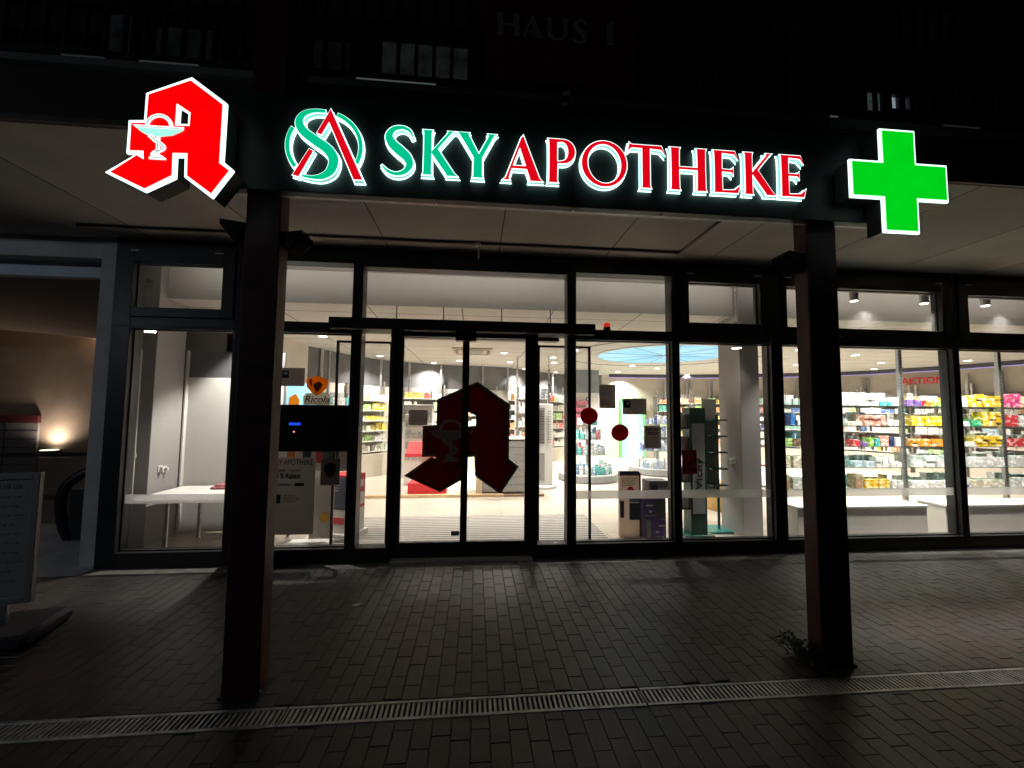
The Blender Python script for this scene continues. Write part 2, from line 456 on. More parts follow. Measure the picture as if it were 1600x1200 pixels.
# ------------------------------------------------------------------ ground
def pavement():
    mb = MB(); r = random.Random(3)
    from mathutils import noise
    x = -6.2
    def brick(x0, x1, y0, y1):
        g = .0009; dz = r.uniform(-.0012, .0012); tx, ty = r.uniform(-.003, .003), r.uniform(-.006, .006)
        c = noise.noise(Vector((x0 * .7, y0 * .7, 1.3))) * .9 + r.uniform(-.45, .55)
        v = .050 * (1 + r.uniform(-.22, .22)) * (1 + .18 * noise.noise(Vector((x0 * .5, y0 * .5, 7))))
        mb.cur = (v * (1.08 + max(0, c) * .5), v * (1 - max(0, c) * .12), v * (.93 - max(0, c) * .3))
        cx, cy_ = (x0 + x1) / 2, (y0 + y1) / 2
        def z(px, py): return dz + (px - cx) * ty + (py - cy_) * tx
        e = .0022
        o = [(x0 + g, y0 + g), (x1 - g, y0 + g), (x1 - g, y1 - g), (x0 + g, y1 - g)]
        t = [(x0 + g + e, y0 + g + e), (x1 - g - e, y0 + g + e), (x1 - g - e, y1 - g - e), (x0 + g + e, y1 - g - e)]
        vs = [(*p, -.012) for p in o] + [(*p, z(*p) - .003) for p in o] + [(*p, z(*p)) for p in t]
        mb.add(vs, [(0, 1, 5, 4), (1, 2, 6, 5), (2, 3, 7, 6), (3, 0, 4, 7), (4, 5, 9, 8), (5, 6, 10, 9), (6, 7, 11, 10), (7, 4, 8, 11), (8, 9, 10, 11)])
    k = 0
    while x < 9.2:
        for lo, hi in ((-4.3, -2.292), (-2.137, -.168)):
            y = lo - (.1 if k % 2 else 0) - .08 + r.uniform(-.035, .035)
            while y < hi:
                y1 = min(y + .2, hi); y0 = max(y, lo)
                if y1 - y0 > .02: brick(x, x + .1, y0, y1)
                y += .2
        x += .1; k += 1
    m, t, b = _nt('grey and russet paving brick'); L = t.links
    vc = t.nodes.new('ShaderNodeVertexColor'); vc.layer_name = 'Col'
    tc = t.nodes.new('ShaderNodeTexCoord')
    n = t.nodes.new('ShaderNodeTexNoise'); n.inputs['Scale'].default_value = 45; n.inputs['Detail'].default_value = 6
    L.new(tc.outputs['Object'], n.inputs['Vector'])
    n2 = t.nodes.new('ShaderNodeTexNoise'); n2.inputs['Scale'].default_value = 2.2; n2.inputs['Detail'].default_value = 4
    L.new(tc.outputs['Object'], n2.inputs['Vector'])
    ad = t.nodes.new('ShaderNodeMath'); ad.operation = 'ADD'; L.new(n.outputs[0], ad.inputs[0]); L.new(n2.outputs[0], ad.inputs[1])
    mr = t.nodes.new('ShaderNodeMapRange'); mr.inputs[1].default_value = .7; mr.inputs[2].default_value = 1.3; mr.inputs[3].default_value = .75; mr.inputs[4].default_value = 1.25
    L.new(ad.outputs[0], mr.inputs[0])
    s = t.nodes.new('ShaderNodeVectorMath'); s.operation = 'SCALE'
    L.new(vc.outputs[0], s.inputs[0]); L.new(mr.outputs[0], s.inputs[3])
    vo = t.nodes.new('ShaderNodeTexVoronoi'); vo.inputs['Scale'].default_value = 2.6; L.new(tc.outputs['Object'], vo.inputs['Vector'])
    n5 = t.nodes.new('ShaderNodeTexNoise'); n5.inputs['Scale'].default_value = 30; L.new(tc.outputs['Object'], n5.inputs['Vector'])
    a5 = t.nodes.new('ShaderNodeMath'); a5.operation = 'MULTIPLY_ADD'; a5.inputs[1].default_value = .05; L.new(n5.outputs[0], a5.inputs[0]); L.new(vo.outputs['Distance'], a5.inputs[2])
    r5 = t.nodes.new('ShaderNodeMapRange'); r5.inputs[1].default_value = .052; r5.inputs[2].default_value = .066; r5.inputs[3].default_value = .55; r5.inputs[4].default_value = 0; L.new(a5.outputs[0], r5.inputs[0])
    gm = t.nodes.new('ShaderNodeMix'); gm.data_type = 'RGBA'; gm.inputs[7].default_value = (.12, .118, .11, 1)
    L.new(r5.outputs[0], gm.inputs[0]); L.new(s.outputs[0], gm.inputs[6])
    vs2 = t.nodes.new('ShaderNodeTexNoise'); vs2.inputs['Scale'].default_value = .8; vs2.inputs['Detail'].default_value = 8; vs2.inputs['Roughness'].default_value = .7; L.new(tc.outputs['Object'], vs2.inputs['Vector'])
    r6 = t.nodes.new('ShaderNodeMapRange'); r6.inputs[1].default_value = .42; r6.inputs[2].default_value = .62; r6.inputs[3].default_value = .68; r6.inputs[4].default_value = 1.12; L.new(vs2.outputs[0], r6.inputs[0])
    s6 = t.nodes.new('ShaderNodeVectorMath'); s6.operation = 'SCALE'; L.new(gm.outputs[2], s6.inputs[0]); L.new(r6.outputs[0], s6.inputs[3])
    L.new(s6.outputs[0], b.inputs['Base Color'])
    mr3 = t.nodes.new('ShaderNodeMapRange'); mr3.inputs[3].default_value = .30; mr3.inputs[4].default_value = .58; L.new(n2.outputs[0], mr3.inputs[0])
    L.new(mr3.outputs[0], b.inputs['Roughness'])
    n3 = t.nodes.new('ShaderNodeTexNoise'); n3.inputs['Scale'].default_value = 140; L.new(tc.outputs['Object'], n3.inputs['Vector'])
    bp = t.nodes.new('ShaderNodeBump'); bp.inputs['Strength'].default_value = .5; bp.inputs['Distance'].default_value = .002
    L.new(n3.outputs[0], bp.inputs['Height']); L.new(bp.outputs[0], b.inputs['Normal'])
    tag(obj('pavement', mb, m), kind='structure')
    g = MB(); g.box(-40, 40, -40, -.165, -.3, -.011)
    struct('ground', g, mat('dark joint sand', (.030, .027, .024), .95, 0, .3, 20, .1, .3))
    k = MB(); k.box(-3.87, 9.2, -.164, .3, -.3, -.002)
    struct('kerb_strip', k, mat('concrete edging', (.16, .155, .145), .85, 0, .25, 9, .2, .3))
    p = MB(); p.box(-9.5, -3.875, -.164, 1.25, -.3, -.004)
    struct('passage_floor', p, mat('passage concrete floor', (.62, .62, .62), .7, 0, .2, 4, .3, .2))
    p = MB(); p.box(-16, -3.95, 1.25, 5.2, -1.5, -1.2)
    struct('passage_lower_floor', p, mat('dark lower floor', (.05, .048, .045), .7, 0, .2, 4, .3))
pavement()

# drains ------------------------------------------------------------------
def grate(name, x0, L_, y0, y1, pitch, label, grp, rail=.022, z=.002):
    t = thing(name, label, 'drain', (x0 + L_ / 2, (y0 + y1) / 2, -.03), grp)
    f = MB(); e = .003
    f.bbox(x0 + e, x0 + L_ - e, y0, y0 + rail, -.03, z, .002); f.bbox(x0 + e, x0 + L_ - e, y1 - rail, y1, -.03, z, .002)
    obj('frame', f, GALV, t)
    b = MB(); n = int(L_ / pitch); p = (L_ - 2 * e) / n
    for i in range(n + 1):
        xc = x0 + e + i * p
        b.bbox(max(x0 + e, xc - p * .27), min(x0 + L_ - e, xc + p * .27), y0 + rail - .001, y1 - rail + .001, -.022, z - .002, .002)
    o = obj('bars', b, GALV, t)
    c = MB(); c.box(x0, x0 + L_, y0 + .003, y1 - .003, -.14, -.13)
    obj('channel', c, mat('drain black', (.006, .006, .006), .9), t)
    return t
g0 = grate('drain_grate', -5.04, 2.01, -2.288, -2.141, .0286, 'galvanised slotted drain grate section set in a line across the paving', 'galvanised drain grate sections')
for i in range(1, 6):
    copy_tree(g0, loc=(g0.location.x + i * 2.014, g0.location.y, g0.location.z + rnd.uniform(-.002, .002)))
g1 = grate('threshold_grate', -1.0, 1.0, -.160, -.075, .026, 'narrow slotted drain grate in front of the sliding door leaf with the notice', 'threshold drain grates', .012)
g2 = copy_tree(g1, loc=(g1.location.x + 1.0, g1.location.y, g1.location.z)); g2['label'] = 'narrow slotted drain grate before the right door leaf with the emblem window hole'
g3 = copy_tree(g1, loc=(g1.location.x + 2.0, g1.location.y, g1.location.z)); g3['label'] = 'narrow slotted drain grate running past the glass sidelight to the poster window'

# ------------------------------------------------------------------ columns
def column(x0, x1, label):
    t = thing('steel_column', label, 'column', ((x0 + x1) / 2, -1.99, 0))
    sh = MB(); sh.bbox(x0, x1, -2.05, -1.93, 0, 7.2, .006)
    obj('shaft', sh, OXRED, t)
    b = MB(); b.box(x0 - .012, x1 + .012, -2.062, -1.918, 0, .012)
    obj('base_plate', b, OXRED, t)
    for bx in (x0 - .004, x1 + .004):
        b = MB(); b.lathe([(.008, .012), (.008, .02), (.005, .026)], (bx, -2.03, 0), 6); obj('bolt', b, GALV, t)
column(-1.43, -1.225, 'dark red steel column carrying the sign near the red letter emblem')
column(2.288, 2.512, 'dark red steel column with a weed at its foot near the green cross')

def horn(x, side, y, z, label, grp=None):
    t = thing('wedge_lamp', label, 'floodlight', (x, y, z))
    s = side
    b = MB()
    # body tapers from the column out to a slanted mouth
    w = .075
    vs = [(x, y - .05, z - .04), (x, y + .05, z - .04), (x, y + .05, z + .045), (x, y - .05, z + .045),
          (x + s * .135, y - .085, z + .02), (x + s * .135, y + .085, z + .02), (x + s * .135, y + .085, z + .05), (x + s * .135, y - .085, z + .05),
          (x + s * .05, y - .085, z - .085), (x + s * .05, y + .085, z - .085)]
    b.add(vs, [(0, 1, 2, 3), (3, 2, 6, 7), (4, 5, 6, 7), (0, 3, 7, 4, 8), (1, 9, 5, 6, 2), (0, 8, 9, 1)])
    obj('housing', b, mat('matt black lamp housing', (.006, .006, .0065), .7, 0, .2, 8, .2), t)
    g = MB(); g.add([(x + s * .055, y - .075, z - .081), (x + s * .055, y + .075, z - .081), (x + s * .131, y + .075, z + .017), (x + s * .131, y - .075, z + .017)], [(0, 1, 2, 3)])
    g.add([(a + s * .004, b_, c + .004) for a, b_, c in g.v[:4]], [(0, 1, 2, 3)])
    obj('lens', g, mat('dull lamp glass', (.012, .012, .012), .9, 0, .1, 8, .05), t)
horn(-1.43, -1, -1.99, 2.76, 'black wedge lamp facing the passage on the column under the emblem')
horn(-1.225, 1, -1.97, 2.72, 'black wedge lamp facing the shop door on the column near the emblem')
horn(2.288, -1, -1.97, 2.74, 'black wedge lamp high on the column next to the green cross')

# weed -------------------------------------------------------------------
def weed():
    t = thing('weed', 'small straggly weed growing at the foot of the red column', 'plant', (2.25, -1.93, 0))
    st = MB(); lf = MB(); r = random.Random(11)
    for i in range(20):
        a = r.uniform(1.9, 5.2); L_ = r.uniform(.07, .2); h = r.uniform(.04, .14)
        p0 = (2.27 + r.uniform(-.02, .01), -1.93 + r.uniform(-.07, .07), 0)
        p1 = (p0[0] + .5 * L_ * math.cos(a), p0[1] + .5 * L_ * math.sin(a), h); p2 = (p0[0] + L_ * math.cos(a), p0[1] + L_ * math.sin(a), h * r.uniform(.5, 1))
        P = catmull([p0, p1, p2], 3)
        st.tube(P, .0018, 4)
        for q in P[1:]:
            for _ in range(3):
                d = Vector((r.uniform(-1, 1), r.uniform(-1, 1), r.uniform(-.2, .7))).normalized(); n = d.cross(Vector((r.random(), r.random(), 1))).normalized()
                l = r.uniform(.026, .055)
                lf.add([q, q + d * l * .5 + n * l * .22, q + d * l, q + d * l * .5 - n * l * .22], [(0, 1, 2, 3)])
    obj('stems', st, mat('weed stem', (.09, .10, .03), .7), t)
    obj('leaves', lf, mat('weed leaf', (.075, .10, .03), .6, 0, .3, 30), t)
weed()
s = MB(); s.add([(-1.02, -.98, .004), (-.97, -1.0, .006), (-.93, -.955, .012), (-.98, -.95, .005)], [(0, 1, 2, 3)]); s.add([(a, b, c + .001) for a, b, c in s.v], [(0, 1, 2, 3)])
one('paper_scrap', s, PAPER, 'tiny torn scrap of white paper lying on the paving', 'litter')

# ------------------------------------------------------------------ soffit, canopy edge, upper storey
b = MB(); b.box(-14, 12, -1.9, .32, 3.482, 3.53)
struct('soffit', b, SOFFIT)
b = MB(); b.box(-14, 12, -1.955, -1.905, 3.44, 3.78)
struct('canopy_edge', b, mat('dark brown fascia', (.045, .032, .028), .6, 0, .2, 3, .3))
b = MB(); b.box(-14, 12, -1.972, -1.957, 3.42, 3.455)
struct('drip_trim', b, mat('bronze trim', (.10, .085, .07), .5, .3, .2, 8))
b = MB(); b.box(-14, 12, -2.0, .3, 3.782, 3.83)
struct('gallery_floor', b, mat('gallery slab', (.17, .165, .155), .8, 0, .15, 3))
b = MB(); b.box(-14, 12, .35, .55, 3.83, 7.2)
struct('upper_wall', b, mat('dark upper facade', (.035, .03, .03), .8, 0, .2, 2))
b = MB(); b.box(-14, 12, -2.3, .6, 6.6, 6.75)
struct('upper_soffit', b, mat('upper soffit brown', (.22, .18, .15), .8, 0, .15, 2))

def conduit():
    t = thing('cable_conduit', 'thin brown cable conduit running along the soffit with a corner', 'conduit', (0, -.3, 3.47))
    p = MB(); p.box(-4.0, 2.29, -.312, -.288, 3.456, 3.481); p.box(2.272, 2.296, -1.86, -.313, 3.457, 3.481)
    obj('run', p, mat('conduit brown', (.16, .13, .11), .6), t)
    j = MB(); j.lathe([(.03, 0), (.034, .01), (.034, .035)], (0.0, -.3, 3.44), 16); j.lathe([(.008, 0), (.008, .14)], (.01, -.3, 3.31), 8)
    obj('junction', j, WHITEP, t)
conduit()

# railing of the gallery: bars, rails
def railing(x0, x1, label):
    t = thing('gallery_railing', label, 'railing', ((x0 + x1) / 2, -1.9, 3.83), 'gallery railing sections')
    r_ = MB(); r_.box(x0, x1, -1.93, -1.87, 3.90, 3.945); r_.box(x0, x1, -1.935, -1.865, 4.92, 4.97); r_.box(x0, x1, -1.92, -1.88, 4.26, 4.285)
    obj('rails', r_, ANTH, t)
    b_ = MB(); n = int((x1 - x0) / .118)
    for i in range(n + 1):
        x = x0 + (x1 - x0) * i / n
        b_.box(x - .011, x + .011, -1.912, -1.888, 3.945, 4.92)
    obj('bars', b_, ANTH, t)
    for x in (x0, x1):
        p_ = MB(); p_.box(x - .03, x + .03, -1.945, -1.855, 3.83, 5.0); obj('post', p_, ANTH, t)
railing(-6.5, -1.48, 'dark barred gallery railing section above the red letter emblem')
railing(-1.18, 2.24, 'dark barred gallery railing section behind the house number plate')
railing(2.56, 8.5, 'dark barred gallery railing section above the green cross')

def gwin(x0, x1, z0, z1, col, s, label, mull=2):
    t = thing('gallery_window', label, 'window', ((x0 + x1) / 2, .34, z0), 'windows behind the gallery railing')
    f = MB(); e = .05
    f.box(x0 - e, x0, .25, .345, z0 - e, z1 + e); f.box(x1, x1 + e, .25, .345, z0 - e, z1 + e); f.box(x0, x1, .25, .345, z0 - e, z0); f.box(x0, x1, .25, .345, z1, z1 + e)
    for i in range(1, mull): f.box(x0 + (x1 - x0) * i / mull - .015, x0 + (x1 - x0) * i / mull + .015, .255, .34, z0, z1)
    obj('frame', f, ANTH, t)
    p_ = MB(); p_.box(x0, x1, .30, .31, z0, z1)
    m, tt, bb = _nt('dim lit pane'); L = tt.links
    tc = tt.nodes.new('ShaderNodeTexCoord'); n = tt.nodes.new('ShaderNodeTexNoise'); n.inputs['Scale'].default_value = 4
    L.new(tc.outputs['Object'], n.inputs['Vector'])
    mr = tt.nodes.new('ShaderNodeMapRange'); mr.inputs[1].default_value = .35; mr.inputs[2].default_value = .7; mr.inputs[3].default_value = .4 * s; mr.inputs[4].default_value = 1.2 * s
    L.new(n.outputs[0], mr.inputs[0]); L.new(mr.outputs[0], bb.inputs['Emission Strength'])
    bb.inputs['Emission Color'].default_value = (*col, 1); bb.inputs['Base Color'].default_value = (.02, .02, .022, 1); bb.inputs['Roughness'].default_value = .15
    obj('pane', p_, m, t)
gwin(-4.40, -4.10, 5.72, 6.3, (.8, .9, 1), .004, 'narrow dim window behind the railing left of the emblem tip', 1)
gwin(-3.86, -3.20, 5.72, 6.2, (.8, .95, 1), .003, 'faint two pane window behind the railing over the emblem tip', 2)
gwin(-2.2, -1.6, 5.6, 6.2, (.8, .95, .9), .002, 'barely lit window behind the railing over the round logo', 2)
gwin(-1.26, -.16, 5.74, 6.26, (.75, 1, .85), .009, 'greenish lit wide window behind the railing over the green letters', 1)
gwin(5.33, 5.57, 5.84, 6.14, (.75, 1, 1), .05, 'small teal lit window behind the railing above the cross', 1)
gwin(5.68, 5.98, 5.90, 6.10, (.75, .9, 1), .4, 'small bright bluish window behind the railing right above the cross', 2)
gwin(7.8, 8.5, 5.6, 6.1, (.8, .9, 1), .003, 'almost dark window behind the railing at the far right', 2)
# slab lip of the gallery floor, light on it put in as emission
def slab_lip_glow(x0, x1, s, label):
    b_ = MB(); b_.box(x0, x1, -1.99, -1.97, 3.832, 3.85)
    one('glowing_slab_lip', b_, emat('glowing edge', (.85, 1, .95), s), label, 'strip light', 'glowing slab lip pieces on the gallery floor')
slab_lip_glow(-.82, -.3, .06, 'pale glowing slab lip on the gallery edge above the green letters')
slab_lip_glow(-2.15, -1.8, .018, 'faint glowing slab lip on the gallery edge at the emblem tip')
slab_lip_glow(-2.6, -2.35, .007, 'very faint glowing slab lip on the gallery edge left of the emblem')
slab_lip_glow(2.56, 2.63, .07, 'tiny glowing slab lip on the gallery edge by the cross top')
slab_lip_glow(3.5, 3.8, .012, 'faint glowing slab lip on the gallery edge right of the cross')

# ------------------------------------------------------------------ illuminated signs
RIMW = emat('lit white acrylic', (.72, 1, .95), 1.9)
RIME = emat('lit acrylic edge', (.42, .95, .86), .55)
RIMH = emat('lit halo edge', (.62, 1, .94), 3.2)
REDL = emat('lit red acrylic', (1, .0, .001), 1.0, (.3, 0, 0))
REDS = emat('lit letter red', (.78, .001, .010), .95, (.3, 0, 0))
GRNL = emat('lit green acrylic', (.0, .70, .012), .95, (0, .25, .01))
GRNS = emat('lit letter green', (.0, .56, .27), .98, (0, .2, .1))
led(REDL, 1.0, .06, 9); led(GRNL, .92, .05, 9)
DARKBOX = mat('dark sign casing', (.05, .045, .042), .4, .2, .15, 7)

b = MB(); b.bbox(-1.50, 2.775, -2.13, -2.065, 2.975, 3.60, .004)
pan = thing('sign_board', 'long black sign board fixed to the columns below the gallery', 'sign board', (.6, -2.1, 2.975))
obj('panel', b, mat('black sign lacquer', (.022, .023, .024), .5, 0, .2, 5, .5), pan)
b = MB(); b.box(-1.50, 2.775, -2.064, -2.04, 2.978, 3.02)
obj('rear_rail', b, GALV, pan)
b = MB(); b.box(.612, .616, -2.1325, -2.1305, 2.98, 3.595)
obj('seam', b, mat('panel seam', (.10, .10, .10), .4, .5), pan)
for i, x in enumerate((-.27, .615, 1.22)):
    b = MB(); b.lathe([(.006, 0), (.006, .01)], (x, -2.09, 2.965), 10)
    obj('screw', b, ALU, pan)

def sign(parent, loops, m, rim=.0055, yf=-2.168, yb=-2.132, face=.004, name='letter', white=.0062):
    """raised letter: lit white body with a coloured front"""
    def grow(d): return [offset_loop(loops[0], d)] + [offset_loop(l, -d) for l in loops[1:]]
    b_ = MB(); b_.prism(grow(rim - .004), yf, yf + .004); p = obj(name, b_, RIMW, parent)
    b_ = MB(); b_.prism(grow(rim - .0055), yf + .0045, yb - .0075); obj('edge', b_, RIME, p)
    b_ = MB(); b_.prism(grow(rim - .001), yb - .007, yb - .002); obj('halo_edge', b_, RIMH, p)
    f_ = MB(); f_.prism(grow(rim - .004 - white), yf - face, yf - .0005); obj('face', f_, m, p)
    return p

# glyph outlines on a cap height of 1
Kg = [[(0, 0), (.03, .07), (.035, .5), (.03, .93), (0, 1), (.30, 1), (.27, .93), (.265, .555), (.66, .95), (.65, 1), (.88, 1), (.80, .95), (.44, .585), (.87, .08), (.98, 0), (.64, 0), (.63, .04), (.265, .46), (.27, .07), (.30, 0)]]
Yg = [[(-.02, 1), (.33, 1), (.31, .95), (.545, .56), (.76, .93), (.74, 1), (1.0, 1), (.93, .94), (.645, .45), (.65, .07), (.68, 0), (.37, 0), (.40, .07), (.405, .45), (.06, .94)]]
Ag = [[(-.05, 0), (.04, .07), (.40, .96), (.47, 1.04), (.88, .08), (.97, 0), (.60, 0), (.62, .05), (.545, .255), (.21, .255), (.145, .06), (.18, 0)], [(.245, .345), (.515, .345), (.385, .71)]]
Pg = [[(0, 0), (.03, .07), (.035, .5), (.03, .93), (0, 1), (.38, 1.0)] + ell(.40, .715, .33, .285, 12, R(90), R(-90)) + [(.28, .43), (.27, .07), (.30, 0)],
      [(.27, .90)] + ell(.37, .715, .145, .20, 10, R(88), R(-88)) + [(.27, .50)]]
Og = [ell(.5, .5, .52, .53, 40), ell(.5, .5, .36, .43, 40, tilt=.12)]
Tg = [[(-.03, .80), (.03, 1.05), (.10, 1.0), (.80, 1.0), (.88, 1.0), (.98, .76), (.86, .885), (.585, .90), (.585, .07), (.62, 0), (.32, 0), (.35, .07), (.35, .90), (.10, .90)]]
Hg = [[(0, 0), (.03, .07), (.035, .5), (.03, .93), (0, 1), (.28, 1), (.25, .93), (.245, .56), (.65, .56), (.645, .93), (.62, 1), (.90, 1), (.87, .93), (.865, .5), (.87, .07), (.90, 0), (.62, 0), (.645, .07), (.65, .475), (.245, .475), (.25, .07), (.28, 0)]]
Eg = [[(0, 0), (.03, .07), (.035, .5), (.03, .93), (0, 1), (.62, 1.0), (.70, .78), (.58, .90), (.27, .915), (.265, .57), (.50, .565), (.57, .63), (.57, .41), (.50, .48), (.265, .485), (.27, .085), (.58, .10), (.76, .23), (.69, 0)]]
Sg = [ribbon([(.66, .80), (.58, .94), (.42, 1.0), (.24, .95), (.15, .80), (.22, .64), (.38, .50), (.54, .36), (.60, .20), (.50, .05), (.32, -.01), (.14, .04), (.0, .17)], [.06, .09, .10, .14, .19, .22, .24, .22, .18, .13, .10, .09, .05], 4)]
Ug = [[(0, 1), (.03, .93), (.03, .36)] + ell(.45, .36, .42, .38, 12, R(180), R(360)) + [(.87, .93), (.90, 1), (.66, 1), (.69, .93), (.69, .36)] + ell(.455, .36, .235, .27, 10, R(0), R(-180)) + [(.22, .93), (.25, 1)]]
Ng1 = [[(.02, .80), (.30, 1.02), (.37, 1.02), (.37, .07), (.42, 0), (.12, 0), (.17, .07), (.17, .84)]]

def place(loops, x0, x1, z0, h):
    xs = [p[0] for p in loops[0]]; k = (x1 - x0) / (max(xs) - min(xs)); mn = min(xs)
    return [[(x0 + (x - mn) * k, z0 + z * h) for x, z in l] for l in loops]

sky_t = thing('sign_lettering', 'lit green three letter word on the sign board', 'lettering', (-.25, -2.15, 3.1))
for g_, x0, x1 in ((Sg, -.601, -.40), (Kg, -.354, -.125), (Yg, -.148, .113)):
    sign(sky_t, place(g_, x0, x1, 3.103, .295), GRNS)
apo = thing('sign_lettering', 'lit red eight letter word on the sign board', 'lettering', (1.2, -2.15, 3.1))
for g_, x0, x1 in ((Ag, .139, .409), (Pg, .430, .615), (Og, .648, .955), (Tg, .951, 1.212), (Hg, 1.236, 1.497), (Eg, 1.534, 1.728), (Kg, 1.749, 1.985), (Eg, 2.006, 2.196)):
    sign(apo, place(g_, x0, x1, 3.103, .295), REDS)

logo = thing('round_logo', 'lit round logo of green ring, green S and red A', 'logo', (-.93, -2.15, 3.0))
cx, cz, ro, ri = -.937, 3.252, .226, .203
def ringarc(a0, a1):
    return ell(cx, cz, ro, ro, 26, R(a0), R(a1)) + ell(cx, cz, ri, ri, 26, R(a1), R(a0))
sign(logo, [ringarc(-27, 71)], GRNS, .008, -2.1605, white=.0036, name='ring_arc')
sign(logo, [ringarc(151, 220)], GRNS, .008, -2.1605, white=.0036, name='ring_arc')
SP = [(-.935, 3.463), (-1.005, 3.461), (-1.064, 3.434), (-1.084, 3.384), (-1.058, 3.330), (-.985, 3.275), (-.914, 3.226), (-.876, 3.165), (-.890, 3.095), (-.938, 3.055), (-.999, 3.045), (-1.053, 3.052)]
sign(logo, [ribbon(SP, [.018, .022, .034, .046, .052, .056, .058, .058, .052, .036, .018, .012], 5)], GRNS, .008, -2.172, name='letter', white=.0042)
sign(logo, [[(-.9, 3.474), (-.7, 3.043), (-.753, 3.041), (-.908, 3.393), (-.95, 3.308), (-.976, 3.32)]], REDS, .008, -2.180, name='letter', white=.0042)
sign(logo, [[(-1.023, 3.225), (-.998, 3.213), (-1.077, 3.048), (-1.112, 3.057)]], REDS, .008, -2.166, name='letter', white=.0042)

A_RED = [(-1.636, 3.514), (-1.461, 3.386), (-1.462, 3.041), (-1.407, 3.0), (-1.496, 2.86), (-1.625, 2.954), (-1.63, 3.086), (-1.71, 3.083), (-1.707, 2.954), (-1.843, 2.868), (-2.021, 2.951), (-1.892, 3.056), (-1.855, 3.034), (-1.859, 3.085), (-1.93, 3.082), (-1.932, 3.240), (-1.855, 3.246), (-1.853, 3.413)]
A_RED_H = [(-1.706, 3.374), (-1.627, 3.323), (-1.628, 3.244), (-1.707, 3.242)]
A_RIM = [(-1.635, 3.537), (-1.441, 3.397), (-1.443, 3.053), (-1.384, 3.004), (-1.491, 2.834), (-1.642, 2.947), (-1.647, 3.066), (-1.690, 3.063), (-1.689, 2.94), (-1.842, 2.85), (-2.051, 2.95), (-1.896, 3.0675), (-1.869, 3.054), (-1.8755, 3.0672), (-1.95, 3.066), (-1.950, 3.257), (-1.871, 3.264), (-1.870, 3.423)]
A_RIM_H = [(-1.690, 3.35), (-1.641, 3.32), (-1.641, 3.258), (-1.690, 3.256)]
BOWL = [(-1.902, 3.213), (-1.656, 3.215), (-1.667, 3.206), (-1.713, 3.18), (-1.782, 3.167), (-1.841, 3.173), (-1.873, 3.188)]
CYAN = emat('lit pale cyan', (.42, 1, .85), 1.0)
GREYL = emat('dim grey line', (.10, .13, .14), .6)
def chalice(parent, mW, mC, mL, T, y, d, line=True):
    def P(l): return [T(*p) for p in l]
    k = T(1, 0)[0] - T(0, 0)[0]
    b_ = MB(); b_.prism([P(BOWL)], y - d, y); obj('bowl', b_, mC, parent)
    b_ = MB(); b_.prism([P([(-1.92, 3.228), (-1.653, 3.230), (-1.660, 3.217), (-1.906, 3.215)])], y - d * 1.4, y - .0006)
    arc = ell(-1.784, 3.226, .073, .075, 20, R(5), R(178)) + ell(-1.784, 3.226, .053, .055, 20, R(178), R(5)); b_.prism([P(arc)], y - d, y - .0004)
    sn = ribbon([(-1.832, 3.174), (-1.796, 3.142), (-1.764, 3.122), (-1.752, 3.105), (-1.768, 3.088), (-1.793, 3.080), (-1.808, 3.070), (-1.812, 3.056)], [.022, .022, .022, .02, .018, .016, .014, .012], 4)
    b_.prism([P(sn)], y - d * 1.2, y - .0005)
    b_.prism([P([(-1.793, 3.166), (-1.775, 3.166), (-1.775, 3.06), (-1.793, 3.06)])], y - d * .9, y - .0003)
    b_.prism([P([(-1.825, 3.046), (-1.800, 3.063), (-1.765, 3.063), (-1.738, 3.045), (-1.738, 3.036), (-1.825, 3.036)])], y - d * 1.1, y - .0002)
    obj('chalice_and_snake', b_, mW, parent)
    if line:
        b_ = MB()
        a2 = ell(-1.784, 3.226, .0645, .0665, 20, R(35), R(176)) + ell(-1.784, 3.226, .0605, .0625, 20, R(176), R(35)); b_.prism([P(a2)], y - d * 1.5, y - d * 1.42)
        b_.prism([P([(-1.905, 3.2185), (-1.668, 3.2205), (-1.668, 3.2175), (-1.903, 3.2155)])], y - d * 1.6, y - d * 1.45)
        s2 = ribbon([(-1.822, 3.166), (-1.794, 3.143), (-1.763, 3.123), (-1.753, 3.106), (-1.768, 3.090), (-1.790, 3.082)], [.004] * 6, 4); b_.prism([P(s2)], y - d * 1.35, y - d * 1.25)
        b_.prism([P([(-1.786, 3.13), (-1.782, 3.13), (-1.783, 3.07), (-1.787, 3.07)])], y - d * 1.3, y - d * 1.22)
        b_.prism([P([(-1.818, 3.0465), (-1.748, 3.0465), (-1.748, 3.0435), (-1.818, 3.0435)])], y - d * 1.35, y - d * 1.15)
        obj('inlay_lines', b_, mL, parent)
em = thing('letter_emblem', 'large lit red gothic letter emblem with white chalice and snake', 'emblem sign', (-1.65, -2.22, 2.83))
b = MB(); b.prism([offset_loop(A_RIM, -.004), offset_loop(A_RIM_H, .004)], -2.255, -2.15); obj('casing', b, DARKBOX, em)
b = MB(); b.prism([A_RIM, A_RIM_H], -2.27, -2.2555); obj('rim', b, RIMW, em)
b = MB(); b.prism([A_RED, A_RED_H], -2.276, -2.2705); obj('face', b, REDL, em)
chalice(em, emat('lit white', (.85, 1, .97), 1.3), CYAN, GREYL, lambda x, z: (x, z), -2.2765, .004)

